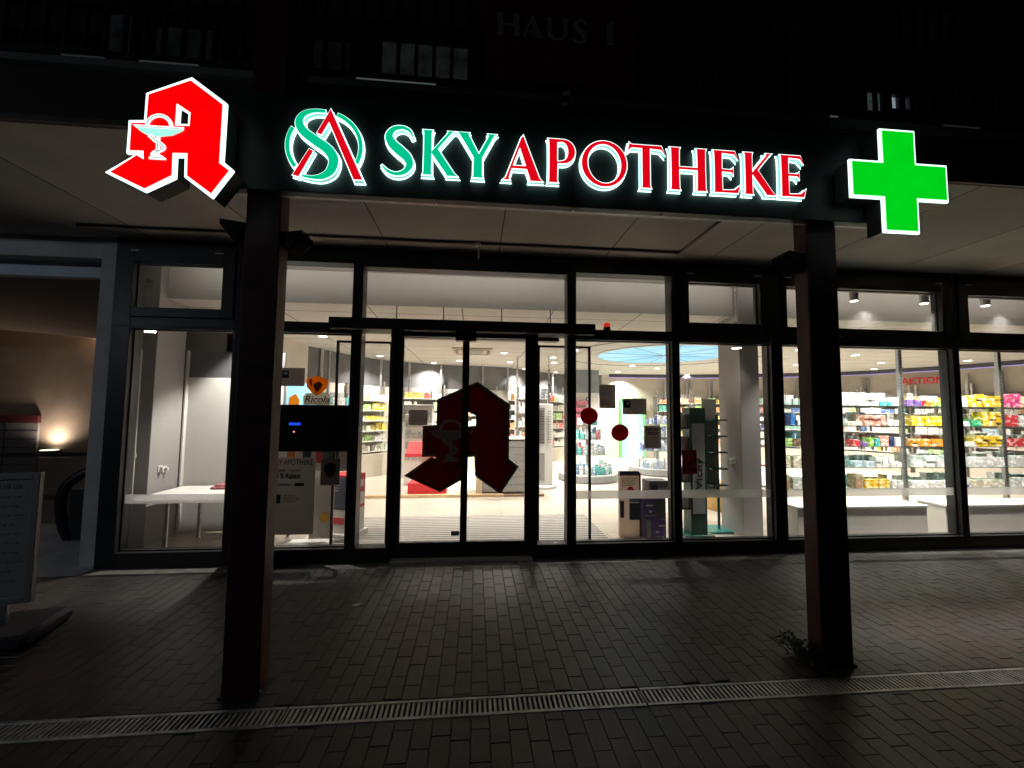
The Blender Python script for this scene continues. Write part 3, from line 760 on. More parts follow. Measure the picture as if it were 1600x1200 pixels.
cr_t = thing('cross_sign', 'lit green pharmacy cross with a white rim', 'cross sign', (2.768, -2.22, 2.84))
def crossl(a, h, cx=2.768, cz=3.2):
    return [(cx - a, cz + h), (cx + a, cz + h), (cx + a, cz + a), (cx + h, cz + a), (cx + h, cz - a), (cx + a, cz - a), (cx + a, cz - h), (cx - a, cz - h), (cx - a, cz - a), (cx - h, cz - a), (cx - h, cz + a), (cx - a, cz + a)]
b = MB(); b.prism([crossl(.123, .347)], -2.255, -2.15); obj('casing', b, DARKBOX, cr_t)
b = MB(); b.prism([crossl(.128, .353)], -2.27, -2.2555); obj('rim', b, RIMW, cr_t)
b = MB(); b.prism([crossl(.113, .338)], -2.276, -2.2705); obj('face', b, GRNL, cr_t)

# house number plate on the railing
hp = thing('house_plate', 'dark red house number plate hanging on the gallery railing', 'sign', (.58, -1.97, 3.9))
b = MB(); b.bbox(.03, 1.10, -1.985, -1.955, 3.92, 5.1, .004); obj('plate', b, mat('deep red plate', (.16, .012, .015), .6), hp)
HL = mat('dull white letter', (.5, .47, .47), .6)
for g_, x0, x1 in ((Hg, .106, .269), (Ag, .275, .44), (Ug, .455, .61), (Sg, .635, .745), (Ng1, .86, .94)):
    b = MB(); b.prism(place(g_, x0, x1, 4.24, .165), -1.992, -1.9855); obj('letter', b, HL, hp)
b = MB(); b.add([(.57, -2.0, 3.86), (.62, -2.0, 3.875), (.60, -2.0, 3.76), (.555, -2.0, 3.75)], [(0, 1, 2, 3)]); b.add([(x, y + .002, z) for x, y, z in b.v], [(0, 1, 2, 3)])
one('hanging_label', b, PAPER, 'small pale tag dangling under the house number plate', 'tag')

# ------------------------------------------------------------------ shop front
Y0, Y1 = 0.0, .17
def frame_box(mb, x0, x1, z0, z1, gx0, gx1, gz0, gz1, y0=Y0, y1=Y1):
    """picture frame between outer x0..x1,z0..z1 and the opening"""
    if gx0 > x0: mb.bbox(x0, gx0, y0, y1, z0, z1, .003)
    if x1 > gx1: mb.bbox(gx1, x1, y0, y1, z0, z1, .003)
    if gz0 > z0: mb.bbox(gx0, gx1, y0 + .001, y1, z0, gz0, .003)
    if z1 > gz1: mb.bbox(gx0, gx1, y0 + .001, y1, gz1, z1, .003)
def beads(mb, gx0, gx1, gz0, gz1, y):
    e = .012
    mb.box(gx0, gx0 + e, y - .012, y + .03, gz0, gz1); mb.box(gx1 - e, gx1, y - .012, y + .03, gz0, gz1)
    mb.box(gx0 + e, gx1 - e, y - .012, y + .03, gz0, gz0 + e); mb.box(gx0 + e, gx1 - e, y - .012, y + .03, gz1 - e, gz1)
def bay(x0, x1, gx0, gx1, sash, label, strip=True, name='shop_window', gtop=None):
    t = thing(name, label, 'window', ((x0 + x1) / 2, .08, 0), 'shop front window bays')
    f = MB()
    frame_box(f, x0, x1, 0, 2.52, gx0, gx1, .15, 2.50)
    frame_box(f, x0, x1, 2.521, 3.482, gx0, gx1, 2.62, 3.30 if not sash else 3.40)
    obj('frame', f, ANTH, t)
    k = MB(); beads(k, gx0, gx1, .15, 2.50, .07); obj('glazing_bead', k, BLACK, t)
    p_ = MB(); p_.box(gx0 + .002, gx1 - .002, .072, .080, .152, 2.498); obj('pane', p_, GLASS, t)
    if sash:
        sx0, sx1, sz0, sz1 = sash
        s_ = MB(); frame_box(s_, gx0 + .004, gx1 - .004, 2.625, 3.395, sx0, sx1, sz0, sz1, -.022, .11)
        w_ = obj('transom_sash', s_, ANTH, t)
        k = MB(); beads(k, sx0, sx1, sz0, sz1, .05); obj('glazing_bead', k, BLACK, w_)
        p_ = MB(); p_.box(sx0 + .002, sx1 - .002, .052, .06, sz0 + .002, sz1 - .002); obj('pane', p_, GLASS, w_)
        h_ = MB()
        for xx in (sx0 - .03, sx1 - .08): h_.bbox(xx, xx + .09, -.036, -.022, 3.33, 3.342, .002)
        obj('hinge', h_, STEEL, w_)
    else:
        p_ = MB(); p_.box(gx0 + .002, gx1 - .002, .072, .08, 2.622, 3.298); obj('transom_pane', p_, GLASS, t)
    if strip:
        q = MB(); q.box(gx0 + .015, gx1 - .015, .0685, .0712, .638, .735); obj('safety_strip', q, FROST, t)
    return t
bayA = bay(-3.87, -2.60, -3.685, -2.642, (-3.672, -2.77, 2.724, 3.22), 'shop window with the white table behind it beside the passage')
bayB = bay(-2.599, -1.352, -2.55, -1.395, None, 'shop window with the black hatch and poster beside the column', False)
bayD = bay(1.11, 2.42, 1.165, 2.336, None, 'shop window with two red discs and notices right of the door')
bayE = bay(2.421, 3.742, 2.43, 3.60, (2.547, 3.46, 2.738, 3.236), 'shop window with the grey pillar and tall display stands inside')
bayF = bay(3.743, 6.13, 3.75, 6.078, (3.812, 5.936, 2.72, 3.225), 'wide shop window half hidden by the column with medicine racks')
bayG = bay(6.131, 8.60, 6.172, 8.50, (6.318, 8.38, 2.72, 3.205), 'shop window at the right edge with pink and yellow packs')

# door set ---------------------------------------------------------------
ds = thing('door_surround', 'black sliding door surround with header beam and glass sidelights', 'door frame', (-.1, .06, 0))
f = MB()
f.bbox(-1.351, -1.282, .0, Y1, 0, 3.482, .003); f.bbox(1.06, 1.109, 0, Y1, 0, 3.482, .003)
f.bbox(-1.281, 1.059, .002, Y1, 3.27, 3.482, .003); f.bbox(-1.281, 1.059, .002, Y1, 2.535, 2.66, .003)
f.bbox(-1.281, -.955, .002, Y1, .0, .15, .003); f.bbox(.715, 1.059, .002, Y1, 0, .15, .003)
f.bbox(-.954, -.90, -.01, Y1, 0, 2.534, .003); f.bbox(.66, .714, -.01, Y1, 0, 2.534, .003)
obj('frame', f, ANTH, ds)
f = MB(); f.bbox(-1.60, 1.36, -.13, -.002, 2.535, 2.658, .006); obj('header_beam', f, ANTH, ds)
f = MB(); f.bbox(-.235, .0, -.10, .01, 2.435, 2.534, .006); obj('lock_box', f, BLACK, ds)
f = MB(); f.box(-1.28, 1.058, .072, .08, 2.662, 3.268); obj('transom_pane', f, GLASS, ds)
for a, c in ((-1.279, -.957), (.717, 1.057)):
    f = MB(); f.box(a, c, .072, .08, .152, 2.533); obj('sidelight_pane', f, GLASS, ds)
f = MB(); f.bbox(-.90, .66, -.07, .12, 0, .028, .004); obj('threshold', f, mat('worn aluminium sill', (.62, .60, .56), .45, .25, .12, 12), ds)
f = MB(); f.box(-1.32, -1.29, -.012, -.004, 2.61, 2.63)
f = MB(); f.bbox(-1.0, 1.0, .18, .30, 2.50, 2.62, .004)
for x in (-.95, -.4, .3, .9): f.box(x - .006, x + .006, .23, .24, 2.62, 2.9)
obj('drive_housing', f, GREYM, ds)

# emblem decal halves on the door leaves
def dT(x, z):
    return (-.784 + (x + 2.051) / .667 * 1.286, .711 + (z - 2.834) / .703 * 1.274)
def half(loops, y0, y1, xcut, left):
    mb = MB(); mb.prism([[dT(*p) for p in l] for l in loops], y0, y1)
    me = bpy.data.meshes.new('x'); me.from_pydata(mb.v, [], mb.f)
    bm = bmesh.new(); bm.from_mesh(me)
    bmesh.ops.recalc_face_normals(bm, faces=bm.faces[:])
    bmesh.ops.bisect_plane(bm, geom=bm.verts[:] + bm.edges[:] + bm.faces[:], plane_co=(xcut, 0, 0), plane_no=(1, 0, 0), clear_outer=left, clear_inner=not left)
    o_ = MB(); bm.verts.index_update(); o_.add([v.co[:] for v in bm.verts], [[v.index for v in f_.verts] for f_ in bm.faces]); bm.free(); bpy.data.meshes.remove(me)
    return o_
RIMG = tmat('grey film edge', (.20, .19, .14), .15, .5, .05, 8)
GLINE = tmat('dull grey film line', (.50, .42, .40), .3, .5)
def leaf(x0, x1, label, left):
    t = thing('sliding_door', label, 'door', ((x0 + x1) / 2, .03, .03), 'glass sliding door leaves')
    f_ = MB(); a, c = (.085, .038) if left else (.038, .09)
    frame_box(f_, x0, x1, .032, 2.53, x0 + a, x1 - c, .195, 2.49, .012, .062)
    obj('frame', f_, ANTH, t)
    p_ = MB(); p_.box(x0 + a + .001, x1 - c - .001, .030, .038, .196, 2.489); obj('pane', p_, GLASS, t)
    cut = -.117
    e = obj('emblem_film', half([A_RIM, A_RED, A_RED_H, A_RIM_H], .0285, .0298, x1 - c + .002 if left else x0 + a - .002, left), RIMG, t)
    obj('face', half([A_RED, A_RED_H], .0265, .028, x1 - c + .002 if left else x0 + a - .002, left), DKRED, e)
    if left:
        chalice(e, GLINE, tmat('dull grey film', (.42, .35, .34), .25, .5), GLINE, dT, .0262, .0008, False)
    return t
lf1 = leaf(-.90, -.1163, 'left glass sliding door leaf with the chalice half of the emblem', True)
lf2 = leaf(-.1157, .66, 'right glass sliding door leaf with the hooked half of the emblem', False)
b = MB(); b.box(-.25, -.16, .026, .029, .262, .31); obj('sticker', b, PRINTG, lf1)

# inner guard panels (thin black frames behind the sidelights)
for x0, x1, lab in ((-1.62, -.98, 'thin framed glass guard panel behind the left sidelight'), (.74, 1.40, 'thin framed glass guard panel behind the right sidelight')):
    t = thing('guard_panel', lab, 'glass panel', ((x0 + x1) / 2, .23, .02))
    f = MB(); frame_box(f, x0, x1, .02, 2.455, x0 + .03, x1 - .03, .04, 2.428, .21, .24); obj('frame', f, BLACK, t)
    f = MB(); f.box(x0 + .031, x1 - .031, .222, .228, .041, 2.427); obj('pane', f, GLASS, t)

# night hatch in bay B ----------------------------------------------------
nh = thing('night_hatch', 'black night service hatch panel with small blue display', 'service hatch', (-1.95, .05, 1.19))
f = MB(); f.bbox(-2.548, -1.396, .02, .066, 1.19, 1.70, .004); f.bbox(-2.1, -1.6, .012, .02, 1.25, 1.62, .003); obj('panel', f, mat('black hatch panel', (.010, .010, .012), .3), nh)
f = MB(); f.bbox(-2.02, -1.90, .004, .0195, 1.475, 1.505, .002); obj('display', f, emat('blue display', (.02, .09, 1), .8, (.0, .0, .05)), nh)
f = MB(); f.lathe([(.008, 0), (.008, .008)], (0, 0, 0), 12); f.v = [(x - 1.965, .010 - z, y + 1.405) for x, y, z in f.v]; obj('lamp', f, emat('red standby lamp', (1, .35, .3), 1.5), nh)
f = MB()
for i in range(3): f.box(-2.14 + i * .2, -2.06 + i * .2, .009, .0118, 1.588, 1.596)
obj('slot_pattern', f, mat('slot grey', (.05, .05, .055), .4), nh)

# notices and posters ------------------------------------------------------
def poster(name, x0, x1, z0, z1, label, m=PAPER, cat='notice', y=.083, grp=None):
    t = thing(name, label, cat, ((x0 + x1) / 2, y, z0), grp)
    f_ = MB(); f_.box(x0, x1, y, y + .0015, z0, z1); obj('sheet', f_, m, t)
    return t
def lines(t, x0, x1, z0, z1, n, y, m=PRINTG, h=.004, seed=1):
    r = random.Random(seed); f_ = MB()
    for i in range(n):
        z = z1 - (z1 - z0) * (i + .5) / n; x = x0; e_ = x1 - r.uniform(0, .4) * (x1 - x0)
        while x < e_:
            w_ = r.uniform(.015, .05); f_.box(x, min(x + w_, e_), y - .0012, y - .0004, z - h / 2, z + h / 2); x += w_ + .008
    obj('print_pattern', f_, m, t)
def ins(t, x0, x1, z0, z1, y, m, name='picture'):
    f_ = MB(); f_.box(x0, x1, y - .0016, y - .0003, z0, z1); obj(name, f_, m, t)
yg = .0675   # just on the street side of the glass
GPAP = tmat('grey backed paper', (.52, .47, .46), .55, .8, .05, 8)
for (x0, x1, z0, z1, lab) in ((-2.165, -1.90, 1.905, 2.11, 'grey landscape notice with a dark photo above the black hatch'), (1.745, 2.038, 1.624, 1.817, 'grey landscape notice with a dark photo right of the red discs')):
    t = poster('notice', x0, x1, z0, z1, lab, GPAP, y=yg)
    ins(t, x0 + .015, x0 + .095, z1 - .115, z1 - .03, yg, NAVY); ins(t, x0 + .045, x0 + .08, z1 - .075, z1 - .05, yg - .0014, PAPER, 'cloud'); lines(t, x0 + .12, x1 - .02, z0 + .02, z1 - .02, 9, yg, PRINTG, .005, 4)
t = poster('notice', 1.46, 1.658, 1.697, 1.977, 'grey portrait notice above the red discs right of the door', GPAP, y=yg); lines(t, 1.475, 1.64, 1.84, 1.96, 7, yg, PRINTG, .006, 5); ins(t, 1.49, 1.52, 1.73, 1.745, yg, REDP); ins(t, 1.54, 1.59, 1.73, 1.745, yg, REDP); lines(t, 1.49, 1.60, 1.75, 1.80, 3, yg, PRINTG, .008, 2)
t = poster('notice', -.745, -.535, 1.485, 1.655, 'grey sheet with two lines taped on the left door leaf', GPAP, y=.0245)
lines(t, -.725, -.56, 1.52, 1.58, 2, .0245, PRINT, .005, 3)
for cx_, cz_, s_, lab in ((1.336, 1.603, '50%', 'dark red round discount disc on the glass, the higher one'), (1.711, 1.409, '50%', 'dark red round discount disc on the glass, the lower one')):
    t = thing('discount_disc', lab, 'sticker', (cx_, yg, cz_ - .1), 'red discount discs')
    f = MB(); f.prism([ell(cx_, cz_, .107, .1, 40)], yg, yg + .002); obj('disc', f, DISCRED, t)
    text(s_, .085, cx_, yg - .0005, cz_ + .0, mat('dark red print', (.12, .008, .012), .5), t, width=.12, align='CENTER')
t = poster('poster', 2.005, 2.212, 1.22, 1.492, 'grey poster with scribbled black heading right of the lower disc', GPAP, 'poster', y=yg)
text('Sommer', .075, 2.02, yg - .001, 1.43, PRINT, t, width=.17, bold=.002, shear=.3); text('Aktion', .07, 2.035, yg - .001, 1.385, PRINT, t, width=.15, bold=.002, shear=.3); lines(t, 2.03, 2.19, 1.24, 1.36, 7, yg, PRINT, .005, 8)
# red patterned poster on the display stand window
t = poster('poster', 2.47, 2.655, .92, 1.205, 'dark red patterned poster on the glass before the tall stand', tmat('dusky red poster', (.40, .09, .10), .4, .6, .4, 12), 'poster', y=yg)
ins(t, 2.49, 2.635, 1.165, 1.185, yg, GPAP, 'heading'); ins(t, 2.51, 2.62, 1.13, 1.15, yg, GPAP, 'heading')
f = MB()
r = random.Random(5)
for i in range(26): f.prism([ell(r.uniform(2.49, 2.635), r.uniform(.95, 1.10), .012, .010, 10)], yg - .0016 - i * .00002, yg - .0004)
obj('dots', f, mat('dark maroon', (.06, .008, .012), .6), t)
# big poster with lettering
t = poster('poster', -2.52, -1.745, .29, 1.12, 'large grey poster with shop name and discount lettering under the hatch', tmat('poster grey', (.50, .46, .42), .42, .75, .06, 4), 'poster', y=yg)
text('SKY APOTHEKE', .085, -2.205, yg - .001, 1.04, PRINT, t, width=.43)
text('25 % Rabatt', .075, -2.19, yg - .001, .895, PRINT, t, width=.29, bold=.0022)
ins(t, -2.195, -2.06, .965, .995, yg, PRINTG, 'panel'); ins(t, -2.01, -1.90, .97, .99, yg, PRINTG, 'panel'); ins(t, -2.22, -2.165, .80, .85, yg, PRINTG, 'panel'); ins(t, -2.12, -2.0, .815, .84, yg, PRINTG, 'panel'); ins(t, -1.96, -1.86, .81, .845, yg, PRINT, 'panel')
ins(t, -2.215, -2.10, .625, .725, yg, PRINT); lines(t, -2.07, -1.88, .63, .72, 5, yg, PRINT, .006, 6); lines(t, -2.2, -1.92, .35, .58, 9, yg, PRINTG, .005, 7)
lines(t, -2.2, -1.80, .93, .96, 2, yg, PRINTG, .004, 9)
t = poster('poster', -1.69, -1.485, .816, 1.106, 'dark grey small poster with black shield beside the large poster', tmat('dark poster grey', (.30, .26, .22), .35, .75), 'poster', y=yg)
f = MB(); f.prism([[(-1.655, 1.04), (-1.59, 1.065), (-1.525, 1.04), (-1.53, .965), (-1.56, .915), (-1.59, .895), (-1.62, .915), (-1.65, .965)]], yg - .002, yg - .0004); obj('shield', f, PRINT, t)
lines(t, -1.66, -1.52, .835, .87, 2, yg, PRINTG, .004, 12)
# yellow shield cut-out with white script plate
t = thing('cutout_sign', 'orange shield cut-out sign with white lettered plate on the hatch', 'cut-out', (-1.755, .05, 1.70))
ORNG = tmat('orange card', (.95, .42, .03), .75, .5, .12, 14); ORD = tmat('dark orange card', (.45, .13, .015), .4, .5, .1, 9); PLT = tmat('white plate card', (.85, .82, .78), .8, .6, .04, 8)
zt = .058
f = MB(); f.prism([[(-1.90, 1.702), (-1.615, 1.702), (-1.612, 1.80), (-1.64, 1.83), (-1.87, 1.83), (-1.905, 1.79)]], zt, zt + .004); obj('plate', f, PLT, t)
f = MB(); f.prism([[(-1.875, 1.985), (-1.76, 2.025), (-1.645, 1.985), (-1.65, 1.90), (-1.70, 1.84), (-1.76, 1.80), (-1.82, 1.84), (-1.87, 1.90)]], zt - .004, zt - .0005); obj('shield', f, ORNG, t)
f = MB(); f.prism([[(-1.80, 1.93), (-1.74, 1.96), (-1.70, 1.93), (-1.72, 1.88), (-1.76, 1.84), (-1.79, 1.88)]], zt - .006, zt - .0042); f.prism([[(-1.85, 1.95), (-1.83, 1.99), (-1.81, 1.97), (-1.82, 1.90)]], zt - .006, zt - .0042); obj('mark', f, ORD, t)
text('Ricola', .105, -1.893, zt - .002, 1.727, PRINT, t, width=.265, shear=.25, bold=.0015)
f = MB(); f.box(-1.89, -1.62, zt - .0015, zt - .0004, 1.71, 1.716); obj('rule', f, PRINT, t)
# beacon
t = thing('alarm_beacon', 'small red alarm beacon on a dark base above the door header', 'beacon', (1.535, .03, 2.54))
f = MB(); f.lathe([(.045, 0), (.042, .05)], (1.535, .02, 2.60), 20); f.v = [(x, y - .02, z) for x, y, z in f.v]; f.box(1.48, 1.59, -.03, .05, 2.525, 2.60); obj('base', f, ANTH, t)
f = MB(); f.lathe([(.040, .0505), (.036, .09), (.032, .10)], (1.535, 0, 2.60), 20); obj('lens', f, emat('red beacon lens', (.9, .03, .005), .55, (.5, .02, .0)), t, True)

# ------------------------------------------------------------------ interior shell
CEIL = grid_mat('white ceiling tiles', (.86, .84, .79), (.36, .33, .30), 1.25, .625, .011, .75, 'XY', .03, .2, 0, ox=.2, oy=.1)
FLOOR = grid_mat('cream floor tiles', (.50, .45, .375), (.28, .24, .19), .9, .45, .007, .28, 'XY', .06, .4, .5)
b = MB(); b.box(-4.14, 15, .301, 12, -.2, 0)
struct('shop_floor', b, FLOOR)
b = MB(); b.box(-4.14, 15, 2.4, 12, 2.94, 3.02)
b.add([(-4.14, .77, 3.03), (15, .77, 3.03), (15, 2.4, 2.94), (-4.14, 2.4, 2.94), (-4.14, .77, 3.08), (15, .77, 3.08), (15, 2.4, 3.02), (-4.14, 2.4, 3.02)], [(3, 2, 1, 0), (4, 5, 6, 7), (0, 1, 5, 4), (0, 4, 7, 3), (1, 2, 6, 5)])
struct('shop_ceiling', b, CEIL)
b = MB(); b.box(-4.14, 15, .75, .768, 3.02, 3.45)
struct('bulkhead', b, mat('bulkhead paint', (.74, .71, .66), .8, 0, .04, 2, .2))
b = MB(); b.box(-4.14, 15, .171, .768, 3.452, 3.478)
struct('niche_ceiling', b, WHITE)


WL = [(-3.45, 4.0), (-2.95, 5.4), (-2.2, 6.4), (-1.0, 7.05), (.7, 7.42), (1.75, 8.4), (3.1, 9.5), (4.5, 9.5)]
WR = [(6.4, 9.5), (8.3, 9.1), (10.6, 8.25), (12.0, 7.3), (12.8, 5.9), (13.2, 4.6), (13.4, 3.2), (13.4, .3)]
def strip(pts, z0, z1, th=.06):
    mb = MB(); P = [Vector(p) for p in pts]; N = []
    for i in range(len(P)):
        d = (P[min(i + 1, len(P) - 1)] - P[max(i - 1, 0)]).normalized(); N.append(Vector((-d.y, d.x)))
    for i in range(len(P) - 1):
        a, c = P[i], P[i + 1]; a2, c2 = a + N[i] * th, c + N[i + 1] * th
        mb.add([(*a, z0), (*c, z0), (*c2, z0), (*a2, z0), (*a, z1), (*c, z1), (*c2, z1), (*a2, z1)], [(0, 1, 5, 4), (2, 3, 7, 6), (4, 5, 6, 7), (3, 2, 1, 0)] + ([(0, 4, 7, 3)] if i == 0 else []) + ([(1, 2, 6, 5)] if i == len(P) - 2 else []))
    return mb
def smooth_line(P, k=5): return [tuple(p) for p in catmull(P, k)]
WLs, WRs = smooth_line(WL), smooth_line(WR)
struct('curved_wall', strip(WLs, 0, 2.24), CREAM)
struct('curved_wall_band', strip(WLs, 2.241, 2.95), GREYD)
struct('back_wall', strip([(4.5, 9.5), (6.4, 9.5)], 0, 2.95), BEIGE)
struct('round_wall', strip(WRs, 0, 2.2), GREYM)
struct('round_wall_band', strip(WRs, 2.201, 2.95), BEIGE)
b = MB(); b.box(-3.52, -3.45, 1.4, 4.0, 0, 2.95); struct('left_wall', b, CREAM)
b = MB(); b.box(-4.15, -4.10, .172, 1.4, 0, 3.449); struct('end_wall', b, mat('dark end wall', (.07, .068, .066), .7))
b = MB(); b.box(-4.15, -3.45, 1.4, 1.46, 0, 2.95); struct('return_wall', b, GREYP)
# dark curved valance with violet glowing edge on the round wall
VAL = [(4.6, 8.9), (6.4, 8.85), (8.1, 8.4), (10.1, 7.6), (11.4, 6.7), (12.1, 5.5), (12.5, 4.3), (12.6, 3.0)]
b = strip(smooth_line(VAL), 2.83, 2.938, .12)
one('ceiling_valance', b, mat('dark violet valance', (.035, .03, .05), .5), 'dark curved valance hanging under the ceiling around the round wall', 'valance')
b = strip(smooth_line([(x, y + .13) for x, y in VAL]), 2.82, 2.85, .03)
one('valance_light', b, emat('violet strip light', (.45, .35, 1), 1.0), 'violet light strip hidden behind the curved ceiling valance', 'strip light')
# rails on the band
def rail_(x, y, z0, z1, m=STEEL, wdt=.05):
    f_ = MB(); f_.bbox(x - wdt / 2, x + wdt / 2, y - .03, y + .03, z0, z1, .004)
    return one('wall_rail', f_, m, 'slim steel upright rail on the dark grey curved wall band', 'rail', 'steel rails on the curved wall')
for x, y in ((-3.30, 4.35), (-3.25, 4.62), (-2.42, 5.95), (-1.80, 6.5), (-.98, 6.9), (.2, 7.15), (.95, 7.45), (2.6, 8.9)): rail_(x, y, .5, 2.938)
fr_ = None
for i, (x, y) in enumerate(((6.75, 9.3), (7.5, 9.18), (8.2, 8.95), (9.0, 8.7), (9.9, 8.35), (10.7, 8.0), (11.5, 7.45), (12.05, 6.95), (13.0, 4.95), (13.05, 4.4))):
    f = MB()
    f.bbox(x - .03, x + .03, y - .03, y + .03, .4, 2.75, .004); f.bbox(x + .13, x + .19, y - .03, y + .03, .4, 2.75, .004)
    one('rail_pair', f, STEEL, 'pair of grey upright rails on the beige round wall', 'rail', 'rail pairs on the round wall')
for x, lab in ((3.62, 'grey square pillar behind the window with the display stands'), (-4.098, 'grey square pillar with sockets beside the white table')):
    f = MB(); x1 = x + (.28 if x > 0 else .228)
    f.bbox(x, x1, .63, 1.12, 0, 3.449, .004)
    one('pillar', f, GREYP, lab, 'pillar')
f = MB(); f.bbox(3.1, 3.85, 7.75, 8.3, 0, 2.22, .005)
t = thing('wall_pier', 'white square pier with a grey top behind the round islands', 'pillar', (3.5, 8, 0)); obj('shaft', f, WHITE, t)
f = MB(); f.bbox(3.1, 3.85, 7.75, 8.3, 2.221, 2.938, .005); obj('grey_top', f, mat('blue grey paint', (.17, .19, .215), .6), t)
text('C', .2, 3.42, 7.745, 1.95, NAVY, t, bold=.006)
# partition behind the table niche
t = thing('partition', 'white partition panel with a dark grey top behind the table', 'partition', (-3.1, 1.2, 0))
f = MB(); f.bbox(-3.868, -2.62, 1.18, 1.22, 0.02, 2.06, .003); obj('panel', f, WHITE, t)
f = MB(); f.bbox(-3.868, -2.62, 1.185, 1.215, 2.061, 2.42, .003); obj('top_panel', f, GREYD, t)
f = MB(); f.bbox(-3.866, -3.843, 1.13, 1.179, .02, 2.42, .003); obj('edge_post', f, WHITE, t)
# table
t = thing('table', 'white table with round metal legs in the left window niche', 'table', (-3.0, .6, 0))
f = MB(); f.bbox(-3.80, -2.3, .24, 1.12, .607, .632, .004); obj('tabletop', f, WHITE, t)
for x, y in ((-3.45, .36), (-3.50, 1.0), (-2.4, .36), (-2.4, 1.0)):
    f = MB(); f.lathe([(.03, 0), (.024, .012), (.022, .606)], (x, y, 0), 16); obj('leg', f, STEEL, t, True)
f = MB(); f.bbox(-3.30, -2.92, .84, .98, .6325, .665, .012); f.bbox(-3.26, -2.96, .86, .97, .666, .69, .01)
one('folded_cloth', f, mat('pink red cloth', (.45, .16, .17), .9, 0, .35, 30, .1, .4), 'pink red folded cloth lying on the white table', 'cloth')
for x, y, z, ax, lab in ((-3.869, .80, .90, 1, 'white double wall socket on the pillar by the table'), (3.619, .80, .985, -1, 'white wall socket on the pillar by the display stands')):
    t = thing('wall_socket', lab, 'socket', (x, y, z))
    f = MB()
    for k in range(2): f.bbox(min(x, x + ax * .012), max(x, x + ax * .012), y - .04 + k * .075, y + .03 + k * .075, z - .04 - k * .015, z + .04 - k * .015, .004)
    obj('plate', f, WHITEP, t)
    f = MB()
    for k in range(2): f.bbox(min(x + ax * .012, x + ax * .05), max(x + ax * .012, x + ax * .05), y - .02 + k * .075, y + .012 + k * .075, z - .022 - k * .015, z + .02 - k * .015, .006)
    obj('plug', f, WHITEP, t)
# curtain pole like steel tube at the left glass edge
f = MB(); f.tube([(-3.74, .24, .02), (-3.74, .24, 2.30)], .011, 10); f.lathe([(.02, 0), (.02, .05)], (-3.74, .24, 1.1), 12)
one('steel_tube', f, mat('satin white tube', (.55, .52, .47), .5), 'slim bright steel tube standing inside the left window edge', 'tube', smooth=True)

# mat
b = MB(); y = .302
m_, tt, bb = _nt('ribbed entrance mat'); L = tt.links
tc = tt.nodes.new('ShaderNodeTexCoord'); wv = tt.nodes.new('ShaderNodeTexWave'); wv.bands_direction = 'Y'; wv.inputs['Scale'].default_value = 3.7; wv.inputs['Distortion'].default_value = .15
L.new(tc.outputs['Object'], wv.inputs['Vector'])
cr = tt.nodes.new('ShaderNodeValToRGB'); cr.color_ramp.elements[0].color = (.06, .055, .05, 1); cr.color_ramp.elements[0].position = .25; cr.color_ramp.elements[1].color = (.40, .37, .33, 1); cr.color_ramp.elements[1].position = .6
L.new(wv.outputs[0], cr.inputs[0]); L.new(cr.outputs[0], bb.inputs['Base Color']); bb.inputs['Roughness'].default_value = .6
bp = tt.nodes.new('ShaderNodeBump'); bp.inputs['Strength'].default_value = .6; bp.inputs['Distance'].default_value = .005; L.new(wv.outputs[0], bp.inputs['Height']); L.new(bp.outputs[0], bb.inputs['Normal'])
b.box(-1.95, 1.76, .302, 1.87, -.05, .004)
o = obj('entrance_mat', b, m_); tag(o, 'wide grey ribbed entrance mat just inside the sliding doors', 'mat')

# ------------------------------------------------------------------ lights inside
def downlight_proto(x, y, spr, pw):
    t = thing('downlight', 'round recessed downlight set in the white tile ceiling', 'downlight', (x, y, 2.94), 'recessed ceiling downlights')
    f_ = MB(); f_.lathe([(.085, -.012), (.095, -.006), (.095, 0)], (x, y, 2.94), 20); obj('ring', f_, WHITEP, t, True)
    f_ = MB(); f_.lathe([(.07, -.0145), (.07, -.0125)], (x, y, 2.94), 20); obj('lens', f_, LAMP, t)
    ld = bpy.data.lights.new('downlight beam', 'AREA'); ld.shape = 'DISK'; ld.size = .14; ld.spread = R(spr); ld.energy = PWR * pw; ld.color = (1, .945, .86)
    lo = bpy.data.objects.new('downlight beam', ld); COL.objects.link(lo); lo.parent = t; lo.location = (0, 0, -.02)
    return t
PWR = 66
DL = [(-2.62, 2.5), (-2.24, 5.0), (-1.13, 6.28), (-.42, 5.6), (.60, 4.05), (.87, 5.7), (1.43, 7.2), (1.78, 4.6), (2.57, 8.2), (2.0, 3.9 - .5), (2.0, 5.6), (2.94, 2.0), (4.2, 5.9), (4.45, 7.7), (5.0, 8.7),
      (5.17, 6.5), (6.3, 4.6), (6.3, 2.7), (7.6, 6.8), (8.2, 5.0), (8.0, 3.2), (9.5, 6.4), (9.8, 4.3), (11.0, 5.6), (7.0, 8.2), (-.6, 2.3), (1.2, 1.9), (7.3, 1.9), (9.2, 2.2), (11.2, 3.6)]
DL = [(x * 1.032, max(2.45 if x < 4 else 1.2, (y + 4.6) * 1.032 - 4.6)) for x, y in DL]
d0 = downlight_proto(*DL[0], 108, .46)
d1 = downlight_proto(*DL[1], 126, 1.12)
d2 = downlight_proto(5.5, 1.35, 104, .62)
for x, y in DL[2:] + [(7.0, 1.35), (8.5, 1.4)]: copy_tree(d2 if y < 2.5 and x > 5 else d0 if y < 4.3 else d1, loc=(x, y, 2.94))

